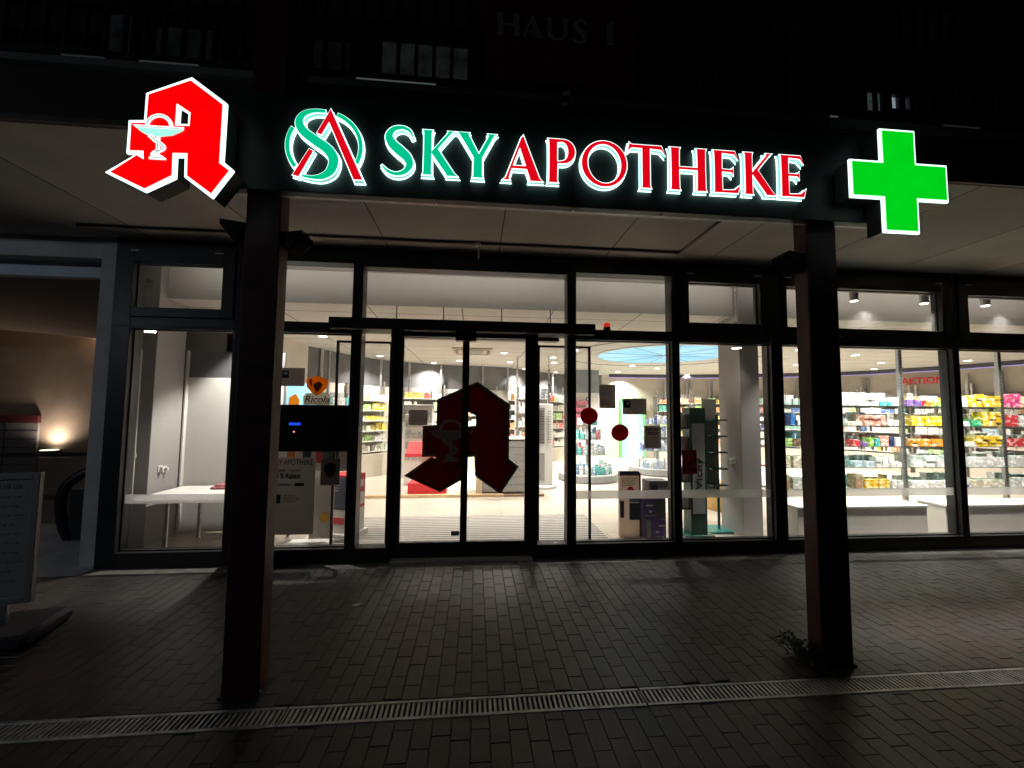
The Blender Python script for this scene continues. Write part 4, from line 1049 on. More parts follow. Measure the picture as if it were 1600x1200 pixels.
# round sky-blue dome light
t = thing('ceiling_dome', 'large round sky blue lit ceiling panel with thin spokes', 'ceiling light', (4.23, 4.12, 2.94))
f = MB(); f.lathe([(1.46, -.010), (1.46, -.002)], (4.23, 4.12, 2.94), 64)
m_, tt, bb = _nt('lit sky panel'); L = tt.links
tc = tt.nodes.new('ShaderNodeTexCoord'); n = tt.nodes.new('ShaderNodeTexNoise'); n.inputs['Scale'].default_value = .9; n.inputs['Detail'].default_value = 4; L.new(tc.outputs['Object'], n.inputs['Vector'])
cr = tt.nodes.new('ShaderNodeValToRGB'); cr.color_ramp.elements[0].position = .35; cr.color_ramp.elements[0].color = (.22, .66, 1, 1); cr.color_ramp.elements[1].position = .7; cr.color_ramp.elements[1].color = (.45, .88, 1, 1)
L.new(n.outputs[0], cr.inputs[0]); L.new(cr.outputs[0], bb.inputs['Emission Color']); bb.inputs['Emission Strength'].default_value = .95; bb.inputs['Base Color'].default_value = (.01, .03, .04, 1)
obj('panel', f, m_, t)
f = MB(); f.prism([ell(0, 0, 1.56, 1.56, 64), ell(0, 0, 1.462, 1.462, 64)], -.016, -.001); f.v = [(4.23 + x, 4.12 + z, 2.94 + y) for x, y, z in f.v]; obj('ring', f, WHITE, t)
f = MB()
for i in range(10): f.rbox(4.23 + .73 * math.cos(i * math.pi / 5 + .1), 4.12 + .73 * math.sin(i * math.pi / 5 + .1), 2.924, 2.929, 1.46, .016, i * math.pi / 5 + .1)
obj('spokes', f, GREYM, t)
f = MB(); f.prism([ell(0, 0, 2.22, 2.22, 72), ell(0, 0, 2.19, 2.19, 72)], -.012, -.001); f.v = [(4.23 + x, 4.12 + z, 2.94 + y) for x, y, z in f.v]
obj('outer_ring', f, GREYM, t)

# AC cassette
t = thing('ceiling_cassette', 'square cream air conditioning cassette in the ceiling over the doors', 'air conditioner', (-.08, 4.15, 2.94))
f = MB(); f.bbox(-.5, .34, 3.72, 4.56, 2.905, 2.939, .012); obj('panel', f, mat('aged cream plastic', (.55, .48, .36), .5), t)
f = MB(); f.bbox(-.3, .14, 3.92, 4.36, 2.898, 2.906, .003); obj('grille', f, GREYM, t)
f = MB()
for a, c, d, e in ((-.42, .26, 3.77, 3.83), (-.42, .26, 4.45, 4.51), (-.45, -.39, 3.85, 4.43), (.23, .29, 3.85, 4.43)): f.box(a, c, d, e, 2.901, 2.907)
obj('louvres', f, GREYD, t)

# track spots at the right windows (lit, aimed down and in)
def spot(x, label, z=3.26, y=.20, pw=1.0, tilt=3):
    t = thing('track_spot', label, 'spotlight', (x, y, z - .01), 'track spotlights')
    f_ = MB(); f_.lathe([(.045, -.12), (.048, -.115), (.048, 0)], (x, y, z), 18); b_ = obj('housing', f_, mat('silver spot housing', (.5, .49, .46), .4, .3), t, True)
    f_ = MB(); f_.lathe([(.04, -.126), (.04, -.121)], (x, y, z), 18); obj('lens', f_, LAMP, t)
    f_ = MB(); f_.box(x - .012, x + .012, y - .012, y + .012, z, z + .04); obj('bracket', f_, ALU, t)
    ld = bpy.data.lights.new('spot beam', 'SPOT'); ld.energy = SPW * pw; ld.spot_size = R(98); ld.spot_blend = .4; ld.color = (1, .945, .86); ld.shadow_soft_size = .04
    lo = bpy.data.objects.new('spot beam', ld); COL.objects.link(lo); lo.parent = t; lo.location = (0, 0, -.13)
    lo.rotation_euler = (R(tilt), 0, 0)
SPW = 340
def added_head_strip(x0, x1, label):  # unseen lamps added to brighten the niche and bulkhead above the windows
    t = thing('added_strip_light', label, 'strip light', ((x0 + x1) / 2, .19, 3.38), 'added strip lights behind the window head')
    f_ = MB(); f_.bbox(x0, x1, .172, .20, 3.36, 3.41, .004); obj('housing', f_, GREYM, t)
    f_ = MB(); f_.box(x0 + .02, x1 - .02, .2005, .204, 3.37, 3.40); obj('lens', f_, emat('added strip lens', (1, .93, .82), .6), t)
    ld = bpy.data.lights.new('added strip beam', 'AREA'); ld.shape = 'RECTANGLE'; ld.size = x1 - x0; ld.size_y = .03; ld.energy = 2.0 * (x1 - x0); ld.color = (1, .945, .86)
    lo = bpy.data.objects.new('added strip beam', ld); COL.objects.link(lo); lo.parent = t; lo.location = (0, .022, .005); lo.rotation_euler = (R(138), 0, 0)
added_head_strip(-3.5, -1.4, 'added unseen strip light behind the window head over the table and the hatch')
added_head_strip(-1.25, 1.0, 'added unseen strip light behind the window head over the sliding doors')
added_head_strip(1.2, 3.6, 'added unseen strip light behind the window head over the poster windows')
added_head_strip(3.8, 8.4, 'long added unseen strip light behind the window head over the medicine racks')
spot(-2.8, 'track spotlight over the white table behind the column', 3.02, .86, .95, 11)
spot(4.94, 'silver track spotlight glowing beside the column'); spot(5.96, 'silver track spotlight glowing over the middle of the wide window'); spot(6.88, 'silver track spotlight glowing at the right window edge'); spot(7.9, 'silver track spotlight farthest along the light track')
t = thing('pendant_lamp', 'small pendant lamp on a thin rod before the grey pillar', 'pendant lamp', (3.39, .35, 2.50))
f = MB(); f.lathe([(.007, .36), (.007, .835)], (3.39, .35, 2.50), 8); obj('rod', f, ALU, t)
f = MB(); f.lathe([(.062, .0), (.058, .10), (.045, .31), (.058, .325), (.062, .34), (.02, .36)], (3.39, .35, 2.50), 24); obj('shade', f, WHITEP, t, True)
f = MB(); f.lathe([(.055, -.004), (.055, -.0005)], (3.39, .35, 2.50), 24); obj('lens', f, LAMP, t)
ld = bpy.data.lights.new('pendant beam', 'SPOT'); ld.energy = 9; ld.spot_size = R(120); ld.spot_blend = .6; ld.color = (1, .88, .72); ld.shadow_soft_size = .05
lo = bpy.data.objects.new('pendant beam', ld); COL.objects.link(lo); lo.parent = t; lo.location = (0, 0, -.012); lo.rotation_euler = (R(16), 0, R(20))
f = MB(); f.bbox(3.95, 9, .188, .212, 3.30, 3.32, .002); one('light_track', f, ALU, 'white light track along the ceiling inside the wide window', 'track')

# ------------------------------------------------------------------ window rack with medicine boxes
rack = thing('window_rack', 'glass shelf rack on steel uprights behind the wide windows', 'shelf', (6.9, 1.15, 0))
SZ = [.545, .862, 1.172, 1.482, 1.782]
for x in (4.42, 6.49, 8.21, 9.45):
    f = MB(); f.bbox(x - .03, x + .03, 1.0, 1.05, .1, 2.938, .003); u = obj('upright', f, STEEL, rack)
    f = MB()
    for k in range(54): f.box(x - .006, x + .006, .9985, 1.0, .3 + k * .048, .322 + k * .048)
    obj('slots', f, BLACK, u)
for x0, x1 in ((4.30, 6.455), (6.525, 8.175), (8.245, 9.45)):
    for z in SZ:
        f = MB(); f.bbox(x0, x1, .93, 1.34, z - .010, z, .002); obj('shelf', f, SHELFG, rack)
f = MB()
for z in SZ: f.box(4.30, 9.45, 1.33, 1.345, z - .03, z - .0101)
obj('brackets', f, STEEL, rack)
for x0, x1, lab in ((4.25, 6.14, 'long white display bench under the rack left of the mullion'), (6.42, 9.3, 'white display bench under the rack right of the mullion')):
    t = thing('display_bench', lab, 'bench', ((x0 + x1) / 2, .6, 0))
    f = MB(); f.bbox(x0, x1, .45, .80, .0, .395, .003); obj('body', f, GREYM if x0 < 0 else mat('pale grey laminate', (.74, .72, .67), .5, 0, .06, 3), t)
    f = MB(); f.bbox(x0 - .01, x1 + .01, .44, .81, .3955, .425, .003); obj('top', f, WHITE, t)

BOXM = {}
def box_mesh(wx, wy, wz):
    k = (wx, wy, wz)
    if k not in BOXM:
        mb = MB(); mb.bbox(-wx / 2, wx / 2, -wy / 2, wy / 2, 0, wz, .0012)
        me = bpy.data.meshes.new('medicine_box'); me.from_pydata(mb.v, [], mb.f); me.materials.append(CARTON); BOXM[k] = me
    return BOXM[k]
COLS = {'yellow': (.78, .50, .02), 'white': (.74, .73, .70), 'orange': (.80, .33, .02), 'purple': (.20, .12, .38), 'pink': (.75, .08, .25), 'red': (.62, .035, .04), 'lime green': (.32, .60, .08), 'green': (.03, .38, .16),
        'teal': (.05, .45, .42), 'navy': (.02, .03, .10), 'blue': (.03, .17, .50), 'brown': (.20, .10, .04), 'cream': (.68, .62, .46), 'pale blue': (.45, .60, .68), 'salmon': (.70, .30, .22), 'cardboard brown': (.42, .26, .13), 'mint': (.50, .68, .60)}
SHN = ['lowest', 'fourth', 'third', 'second', 'top']
BAYN = ['rack bay behind the column', 'rack bay under the red lettering', 'rack bay at the right edge']
nbox = 0
def row(bay_, s_, x0, x1, col, wx, wz, layers=1, wy=.14, y=1.06, word='carton'):
    global nbox
    r = random.Random(int(x0 * 1000) + s_ * 77 + bay_)
    if wx > .085: wx *= .80
    wz *= .95
    n = max(1, int((x1 - x0) / (wx + .004)))
    for l in range(layers):
        for i in range(n):
            if l == layers - 1 and layers > 1 and r.random() < .22: continue
            o_ = bpy.data.objects.new('medicine_box', box_mesh(wx, wy, wz)); COL.objects.link(o_)
            o_.location = (x0 + (i + .5) * (x1 - x0) / n + r.uniform(-.003, .003), y + r.uniform(-.012, .012), SZ[s_] + .0005 + l * (wz + .0006))
            o_.rotation_euler = (0, 0, r.uniform(-.04, .04))
            c = COLS[col]; v = r.uniform(.88, 1.12); o_.color = (min(1, c[0] * v), min(1, c[1] * v), min(1, c[2] * v), 1)
            tag(o_, f'{col} {word} on the {SHN[s_]} glass shelf of the {BAYN[bay_]}', 'box', 'medicine boxes on the window rack'); nbox += 1
# bay behind the column
row(0, 4, 4.48, 4.98, 'mint', .10, .10, 1); row(0, 4, 5.62, 6.10, 'white', .09, .085, 2); row(0, 4, 6.10, 6.30, 'teal', .06, .07, 1); row(0, 4, 6.32, 6.43, 'white', .10, .13, 1)
row(0, 3, 4.48, 4.64, 'navy', .075, .15, 1); row(0, 3, 4.65, 4.72, 'blue', .065, .17, 1); row(0, 3, 4.73, 4.98, 'white', .12, .07, 2); row(0, 3, 5.62, 5.80, 'cream', .085, .06, 1); row(0, 3, 5.82, 6.20, 'salmon', .09, .055, 3); row(0, 3, 6.21, 6.43, 'white', .10, .09, 1)
row(0, 2, 4.48, 4.66, 'lime green', .085, .12, 1); row(0, 2, 4.67, 4.79, 'brown', .055, .11, 1); row(0, 2, 4.80, 4.98, 'white', .085, .10, 2); row(0, 2, 5.62, 5.76, 'red', .13, .05, 2); row(0, 2, 5.78, 5.9, 'purple', .11, .06, 1); row(0, 2, 5.91, 5.98, 'lime green', .06, .13, 1); row(0, 2, 5.99, 6.07, 'teal', .07, .12, 1)
row(0, 2, 6.08, 6.22, 'salmon', .065, .08, 2); row(0, 2, 6.23, 6.31, 'navy', .07, .15, 1); row(0, 2, 6.32, 6.43, 'white', .1, .14, 1)
row(0, 1, 4.48, 4.80, 'cream', .15, .17, 1); row(0, 1, 4.81, 4.98, 'white', .16, .14, 1); row(0, 1, 5.62, 5.98, 'pale blue', .17, .09, 1); row(0, 1, 5.99, 6.43, 'white', .105, .075, 2)
row(0, 0, 4.48, 4.62, 'cardboard brown', .13, .22, 1); row(0, 0, 4.64, 4.98, 'white', .16, .16, 1); row(0, 0, 5.62, 5.78, 'cardboard brown', .15, .22, 1); row(0, 0, 5.80, 6.22, 'yellow', .10, .14, 1); row(0, 0, 6.24, 6.43, 'white', .09, .12, 1)
# bay under the lettering
row(1, 4, 6.56, 6.80, 'purple', .055, .10, 1); row(1, 4, 6.81, 6.88, 'red', .06, .09, 1); row(1, 4, 6.89, 7.0, 'orange', .05, .09, 1); row(1, 4, 7.01, 7.32, 'lime green', .055, .095, 1); row(1, 4, 7.34, 7.60, 'white', .085, .08, 2); row(1, 4, 7.62, 8.16, 'yellow', .13, .06, 3)
row(1, 3, 6.62, 7.36, 'yellow', .12, .052, 3); row(1, 3, 7.40, 7.62, 'white', .10, .07, 1); row(1, 3, 7.64, 7.80, 'green', .075, .10, 1); row(1, 3, 7.82, 8.16, 'yellow', .11, .058, 4)
row(1, 2, 6.60, 7.36, 'orange', .12, .055, 2); row(1, 2, 7.40, 7.68, 'white', .09, .07, 1); row(1, 2, 7.70, 8.16, 'yellow', .11, .055, 3)
row(1, 1, 6.60, 7.20, 'white', .19, .088, 2); row(1, 1, 7.22, 7.50, 'cream', .13, .06, 1); row(1, 1, 7.55, 8.16, 'white', .14, .075, 2)
row(1, 0, 6.56, 7.36, 'white', .11, .11, 1); row(1, 0, 7.40, 7.54, 'purple', .13, .05, 1); row(1, 0, 7.56, 8.16, 'cream', .14, .12, 1)
# right edge bay
row(2, 4, 8.28, 8.52, 'pink', .07, .11, 2); row(2, 4, 8.53, 8.9, 'salmon', .11, .09, 2)
row(2, 3, 8.28, 8.46, 'red', .085, .19, 1); row(2, 3, 8.48, 8.9, 'white', .13, .09, 2)
row(2, 2, 8.28, 8.62, 'red', .16, .13, 1); row(2, 2, 8.64, 8.9, 'white', .12, .10, 1)
row(2, 1, 8.28, 8.9, 'white', .07, .17, 1); row(2, 0, 8.28, 8.6, 'white', .15, .15, 1); row(2, 0, 8.62, 8.9, 'red', .13, .12, 1)

# ------------------------------------------------------------------ wall shelving and its stock
STK = MB(); sr = random.Random(21)
PAL = [(.74, .73, .70)] * 10 + [(.66, .68, .70), (.62, .68, .60), (.74, .66, .50), (.45, .60, .70), (.20, .45, .35), (.72, .55, .10), (.60, .12, .10), (.08, .15, .35), (.35, .55, .2), (.55, .30, .12)]
def stock_row(a, c, z, dirn, dens=1.0, pal=PAL, hmax=.2, depth=.12):
    """packs in a row from a to c (x,y) on a shelf at height z; dirn points away from the wall"""
    A, C = Vector(a), Vector(c); L_ = (C - A).length; d = (C - A).normalized(); an = math.atan2(d.y, d.x); s_ = 0
    col = sr.choice(pal); run = 0
    while s_ < L_ - .05:
        if run <= 0: col = sr.choice(pal); run = sr.randint(2, 6); wx = sr.uniform(.04, .085); h = sr.uniform(.5, 1) * hmax
        run -= 1
        if sr.random() < dens:
            q = A + d * (s_ + wx / 2) + Vector(dirn) * sr.uniform(-.02, .02)
            v = sr.uniform(.85, 1.1); STK.cur = tuple(min(1, x * v) for x in col)
            STK.rbox(q.x, q.y, z + .001, z + h, wx * .93, depth, an + sr.uniform(-.05, .05))
        s_ += wx
def wall_shelf(a, c, label, z0=.55, n=6, dz=.29, depth=.32, dens=.95, pal=PAL, cab=True, back=GREYM):
    A, C = Vector(a), Vector(c); d = (C - A).normalized(); nrm = Vector((d.y, -d.x))   # towards the room
    an = math.atan2(d.y, d.x); L_ = (C - A).length; mid = (A + C) / 2
    t = thing('wall_shelf', label, 'shelf', (mid.x, mid.y, 0), 'shelf units along the shop walls')
    f_ = MB(); q = mid + nrm * .01; f_.rbox(q.x, q.y, .1, z0 + n * dz, L_, .02, an); obj('back_panel', f_, back, t)
    for k in range(n):
        f_ = MB(); q = mid + nrm * (depth / 2 + .02); f_.rbox(q.x, q.y, z0 + k * dz - .018, z0 + k * dz, L_ - .01, depth, an); obj('shelf', f_, WHITE, t)
        o_ = nrm * (depth - .08)
        stock_row(A + o_ + d * .03, C + o_ - d * .03, z0 + k * dz, nrm, dens, pal, dz * .75)
    if cab:
        f_ = MB(); q = mid + nrm * (depth / 2 + .03); f_.rbox(q.x, q.y, 0.0, z0 - .06, L_ - .02, depth + .06, an); obj('cabinet', f_, BEIGE, t)
    for e_ in (A, C):
        f_ = MB(); q = e_ + nrm * .06; f_.rbox(q.x, q.y, 0, z0 + n * dz + .25, .045, .06, an); obj('upright', f_, ALU, t)
GY = [(.74, .73, .66)] * 4 + [(.70, .60, .12), (.35, .62, .18), (.74, .55, .05), (.62, .68, .5)]
wall_shelf((-3.2, 5.3), (-2.45, 6.25), 'wall shelf of green and yellow packs seen through the left sidelight', .62, 6, .25, pal=GY)
wall_shelf((-3.38, 4.3), (-3.05, 5.2), 'wall shelf with teal packs seen beside the orange shield', .62, 5, .28, pal=[(.05, .42, .48), (.74, .73, .7), (.2, .6, .65)])
wall_shelf((-2.0, 6.5), (-1.05, 6.98), 'wall shelf of pale bottles left of the door emblem', 1.35, 3, .3)
wall_shelf((-.9, 7.0), (.6, 7.35), 'wall shelf of white packs hidden behind the door emblem', .6, 5, .3)
wall_shelf((.9, 7.55), (1.7, 8.25), 'wall shelf of white packs right of the door emblem', .55, 6, .28)
wall_shelf((1.85, 8.4), (3.0, 9.35), 'wall shelf of cream packs behind the spectacle display', .5, 6, .29, pal=[(.74, .70, .58)] * 5 + PAL)
GP = [(.35, .65, .2), (.10, .60, .45), (.75, .6, .1), (.7, .3, .1), (.74, .74, .7), (.74, .74, .7), (.25, .4, .6)]
wall_shelf((6.5, 9.4), (7.6, 9.2), 'wall shelf with bright green packs right of the glowing doorway', .55, 6, .28, pal=GP)
wall_shelf((7.7, 9.18), (8.9, 8.85), 'wall shelf of green and teal packs left of the grey pillar', .55, 6, .28, pal=GP)
wall_shelf((9.0, 8.8), (10.1, 8.4), 'wall shelf of mixed packs hidden by the grey pillar', .55, 6, .28)
wall_shelf((10.2, 8.36), (11.2, 7.85), 'wall shelf of white packs right of the grey pillar', .55, 6, .28)
wall_shelf((11.3, 7.8), (12.05, 7.15), 'wall shelf of mixed packs behind the column', .55, 6, .28)
wall_shelf((12.1, 7.05), (12.65, 6.1), 'wall shelf under the red lettering on the round wall', .55, 6, .28)
wall_shelf((12.7, 5.95), (13.05, 5.0), 'wall shelf of packs on the round wall beyond the mullion', .55, 6, .28)
wall_shelf((13.08, 4.9), (13.3, 3.8), 'wall shelf of packs on the round wall at the right edge', .55, 6, .28)
# second row of packs at the back of the window rack
PALE = [(.76, .75, .72)] * 8 + [(.70, .73, .74), (.66, .72, .68), (.74, .68, .55), (.5, .62, .7), (.6, .2, .18), (.2, .4, .5), (.72, .52, .1)]
for z in SZ:
    for x0, x1 in ((4.45, 6.44), (6.54, 8.16), (8.26, 9.2)):
        stock_row((x0, 1.235), (x1, 1.235), z, (0, -1), .9, PALE if z < 1.4 or x0 < 6 else PALE[:8] + [(.78, .5, .02)] * 7, .21, .10)

# red lettering on the round wall
def wall_text():
    t = thing('wall_lettering', 'red capital lettering on the beige round wall above the packs', 'lettering', (12.3, 6.3, 2.3))
    me = text_mesh('AKTION', .30, .01, .008)
    xs = [v.co.x for v in me.vertices]; k = .90 / (max(xs) - min(xs))
    d = Vector((12.80 - 12.46, 5.60 - 6.42)).normalized(); an = math.atan2(d.y, d.x)
    me.transform(Matrix.Translation((12.52, 6.20, 2.52)) @ Matrix.Rotation(an, 4, 'Z') @ Matrix.Rotation(R(90), 4, 'X') @ Matrix.Diagonal((k, .9, 1, 1)))
    link('letters', me, REDP, t)
wall_text()

# glowing doorway
t = thing('glowing_doorway', 'pale doorway with green and cyan lit edges at the back wall', 'doorway', (5.55, 9.3, 0))
f = MB(); f.bbox(5.18, 5.98, 9.40, 9.46, 0, 2.05, .004); obj('door_panel', f, WHITE, t)
f = MB(); f.bbox(5.22, 5.40, 9.38, 9.40, .02, 2.0, .002); f.bbox(5.78, 5.93, 9.38, 9.40, .02, 2.0, .002); obj('lit_edge', f, emat('cyan glow', (.35, .9, .95), .9), t)
f = MB(); f.bbox(5.12, 5.18, 9.34, 9.46, 0, 2.1, .003); f.bbox(5.98, 6.04, 9.34, 9.46, 0, 2.1, .003); f.bbox(5.18, 5.98, 9.34, 9.46, 2.05, 2.12, .003); obj('frame', f, mat('leaf green frame', (.12, .50, .16), .4), t)

# round islands
def island(cx_, cy_, r0, label, cols, seed):
    t = thing('round_island', label, 'display island', (cx_, cy_, 0))
    f_ = MB(); f_.lathe([(r0 - .03, 0), (r0, .02), (r0, .17), (r0 - .01, .18)], (cx_, cy_, 0), 48); obj('base', f_, mat('pale grey base', (.33, .34, .34), .5), t, True)
    f_ = MB(); f_.lathe([(.05, .18), (.05, 1.55)], (cx_, cy_, 0), 16); obj('post', f_, STEEL, t, True)
    r = random.Random(seed)
    lv = ((.181, r0 - .1), (.62, r0 - .26), (.98, r0 - .36), (1.32, r0 - .44))
    for k, (z, rr) in enumerate(lv):
        if k: f_ = MB(); f_.lathe([(rr, -.008), (rr, 0)], (cx_, cy_, z), 40); obj('shelf', f_, SHELFG, t)
        n = int(2 * math.pi * (rr - .06) / .13)
        for i in range(n):
            a = 2 * math.pi * i / n
            if math.sin(a) > .55: continue
            c = r.choice(cols); h = r.uniform(.12, .24); q = (cx_ + (rr - .07) * math.cos(a), cy_ + (rr - .07) * math.sin(a))
            STK.cur = c; STK.rbox(q[0], q[1], z + .002, z + h, .085, .06, a + math.pi / 2)
            if r.random() < .9:
                STK.cur = r.choice(cols); STK.rbox(cx_ + (rr - .18) * math.cos(a), cy_ + (rr - .18) * math.sin(a), z + .002, z + h * 1.2, .08, .06, a + math.pi / 2)
W3 = (.74, .74, .73)
island(2.75, 5.15, .72, 'round island of blue and pink packs behind the red discs', [W3, W3, W3, (.35, .5, .65), (.2, .3, .5), (.6, .2, .22), (.1, .45, .42), (.55, .62, .66)], 1)
island(4.95, 6.1, .76, 'round island of white and blue packs behind the grey poster', [W3, W3, W3, W3, (.4, .5, .7), (.15, .2, .45), (.55, .6, .66)], 2)
tag(obj('shelf_stock', STK, STOCK), 'many small packs and bottles crowding the wall shelves and islands', 'stock', kind='stuff')
# slatted pink shelf on pier
f = MB()
for k in range(4): f.bbox(3.0, 3.5, 7.5, 7.74, 1.25 + k * .2, 1.27 + k * .2, .003); f.bbox(3.02, 3.46, 7.53, 7.72, 1.272 + k * .2, 1.35 + k * .2, .01)
one('pink_rack', f, mat('pink packs', (.62, .18, .26), .5, 0, .5, 30), 'small rack of pink packs on the white pier', 'rack')

# ------------------------------------------------------------------ furniture seen through the doors
t = thing('counter', 'grey slatted counter with a cream end panel right of the emblem', 'counter', (.6, 3.75, 0))
f = MB()
for k in range(7): f.bbox(.16, 1.0, 3.46, 3.50, .05 + k * .145, .188 + k * .145, .003)
obj('front', f, GREYM, t)
f = MB(); f.bbox(.16, 1.0, 3.501, 4.0, .0, 1.06, .003); obj('body', f, GREYD, t)
f = MB(); f.bbox(.02, 1.12, 3.44, 4.04, 1.07, 1.10, .004); obj('top', f, WHITE, t)
f = MB(); f.bbox(.03, .155, 3.45, 4.0, 0, 1.068, .003); obj('end_panel', f, mat('cream oak', (.66, .54, .36), .5, 0, .1, 5), t)
f = MB(); f.bbox(1.0, 1.10, 3.46, 4.0, 0, 1.068, .003); obj('end_panel', f, WHITE, t)
# floor batten
f = MB(); f.bbox(-2.1, .55, 3.22, 3.285, .001, .055, .004); one('floor_batten', f, WOOD, 'pale pine batten lying across the shop floor', 'batten')
f = MB(); f.bbox(.56, 1.35, 3.23, 3.28, .001, .045, .004); one('floor_batten', f, mat('dark oak', (.25, .16, .09), .5), 'darker short batten continuing the pine one to the right', 'batten')
f = MB(); f.tube(catmull([(.22, 3.1, .01), (.36, 2.98, .008), (.5, 3.02, .008), (.56, 3.18, .01)], 6), .006, 6); one('floor_cable', f, WHITEP, 'small loop of white cable on the floor by the batten', 'cable', smooth=True)
# red stand
t = thing('red_stand', 'bright red leaflet stand left of the emblem foot', 'stand', (-.95, 3.6, 0))
f = MB(); f.bbox(-1.28, -.55, 3.42, 3.85, .0, .24, .01); obj('base', f, REDP, t)
f = MB(); f.bbox(-1.06, -.78, 3.62, 3.70, .24, .78, .01); obj('neck', f, WHITE, t)
f = MB(); f.add([(-1.35, 3.40, .74), (-.6, 3.40, .74), (-.6, 3.85, .95), (-1.35, 3.85, .95), (-1.33, 3.42, .80), (-.62, 3.42, .80), (-.62, 3.86, 1.0), (-1.33, 3.86, 1.0)], [(0, 1, 2, 3), (4, 5, 6, 7), (0, 1, 5, 4), (1, 2, 6, 5), (2, 3, 7, 6), (3, 0, 4, 7)]); obj('tray', f, REDP, t)
# leaflet column
t = thing('leaflet_stand', 'tall white leaflet stand left of the emblem', 'stand', (-1.35, 4.6, 0))
f = MB(); f.bbox(-1.55, -1.1, 4.5, 4.75, 0, 1.55, .01); obj('body', f, WHITE, t)
f = MB(); r = random.Random(9)
for k in range(4):
    for j in range(3): f.bbox(-1.52 + j * .14, -1.41 + j * .14, 4.475, 4.498, .55 + k * .24, .55 + k * .24 + r.uniform(.10, .17), .003)
obj('leaflets', f, mat('leaflet print', (.35, .38, .36), .6, 0, .9, 40), t)
t = thing('drawer_cabinet', 'grey drawer cabinet with white packs on top left of emblem', 'cabinet', (-1.5, 5.6, 0))
f = MB(); f.bbox(-2.0, -1.05, 5.4, 5.85, 1.35, 1.75, .004); obj('drawers', f, GREYM, t)
f = MB(); f.box(-1.95, -1.1, 5.392, 5.399, 1.545, 1.555); f.box(-1.75, -1.4, 5.385, 5.399, 1.46, 1.475); obj('handles', f, BLACK, t)
f = MB(); f.bbox(-2.0, -1.05, 5.42, 5.85, 0, 1.345, .004); obj('plinth', f, WHITE, t)
f = MB(); f.bbox(-2.05, -1.0, 5.38, 5.88, 1.752, 1.775, .004); obj('top', f, WHITE, t)
# spectacle display
t = thing('spectacle_display', 'tall white spectacle display with rows of glasses beside the door', 'display', (1.5, 4.15, 0))
f = MB(); f.lathe([(.27, 0), (.27, .05), (.25, .07)], (1.5, 4.15, 0), 30); obj('base', f, WHITE, t, True)
f = MB(); f.bbox(1.33, 1.67, 4.02, 4.28, .07, 1.80, .01); obj('tower', f, WHITE, t)
f = MB(); f.bbox(1.37, 1.49, 4.0, 4.0195, .95, 1.72, .003); f.bbox(1.37, 1.49, 4.0, 4.0195, .18, .75, .003); obj('grey_strip', f, GREYM, t)
f = MB()
for k in range(13):
    for xx in (1.395, 1.425, 1.455, 1.56, 1.6): f.prism([ell(xx, .98 + k * .055, .012, .010, 10)], 3.985, 3.998)
obj('glasses', f, mat('dark lenses', (.05, .045, .04), .2), t)
# shelf right behind the counter
wsh = thing('product_gondola', 'small gondola of white and orange packs right of the emblem', 'shelf', (1.25, 4.9, 0))
f = MB()
for k in range(5): f.bbox(.95, 1.75, 4.85, 5.15, .6 + k * .33, .62 + k * .33, .003)
obj('shelves', f, WHITE, wsh)
f = MB(); f.bbox(.95, 1.75, 5.15, 5.17, .0, 2.25, .003); obj('back_panel', f, CREAM, wsh)
for x in (.97, 1.73):
    f = MB(); f.bbox(x - .02, x + .02, 4.83, 4.87, 0, 2.938, .003); obj('upright', f, ALU, wsh)
G2 = MB(); r = random.Random(17)
for k in range(5):
    x = .98
    while x < 1.68:
        wv_ = r.uniform(.05, .1); G2.cur = r.choice([W3, W3, W3, (.6, .65, .6), (.3, .35, .45)]) if k not in (1, 2) else r.choice([(.75, .3, .05), (.6, .08, .06), W3, (.5, .5, .5)])
        G2.bbox(x, x + wv_ - .008, 4.88, 5.0, .622 + k * .33, .622 + k * .33 + r.uniform(.12, .27), .003); x += wv_
o = obj('packs', G2, STOCK, wsh); o['kind'] = 'stuff'

# lit display cabinet left behind the hatch
t = thing('lit_display', 'pale blue lit display cabinet with an orange pack beside hatch', 'display', (-3.1, 2.9, 0))
f = MB(); f.bbox(-3.43, -2.88, 3.0, 3.3, 0, 1.5, .005); obj('body', f, WHITE, t)
f = MB(); f.bbox(-3.40, -2.90, 3.02, 3.05, 1.505, 2.1, .004); obj('light_panel', f, emat('light blue panel', (.35, .78, 1), .85), t)
f = MB(); f.prism([[(-3.36, 1.6), (-3.2, 1.6), (-3.17, 1.8), (-3.24, 1.92), (-3.35, 1.85)]], 3.0, 3.018); obj('orange_pack', f, ORNG, t)

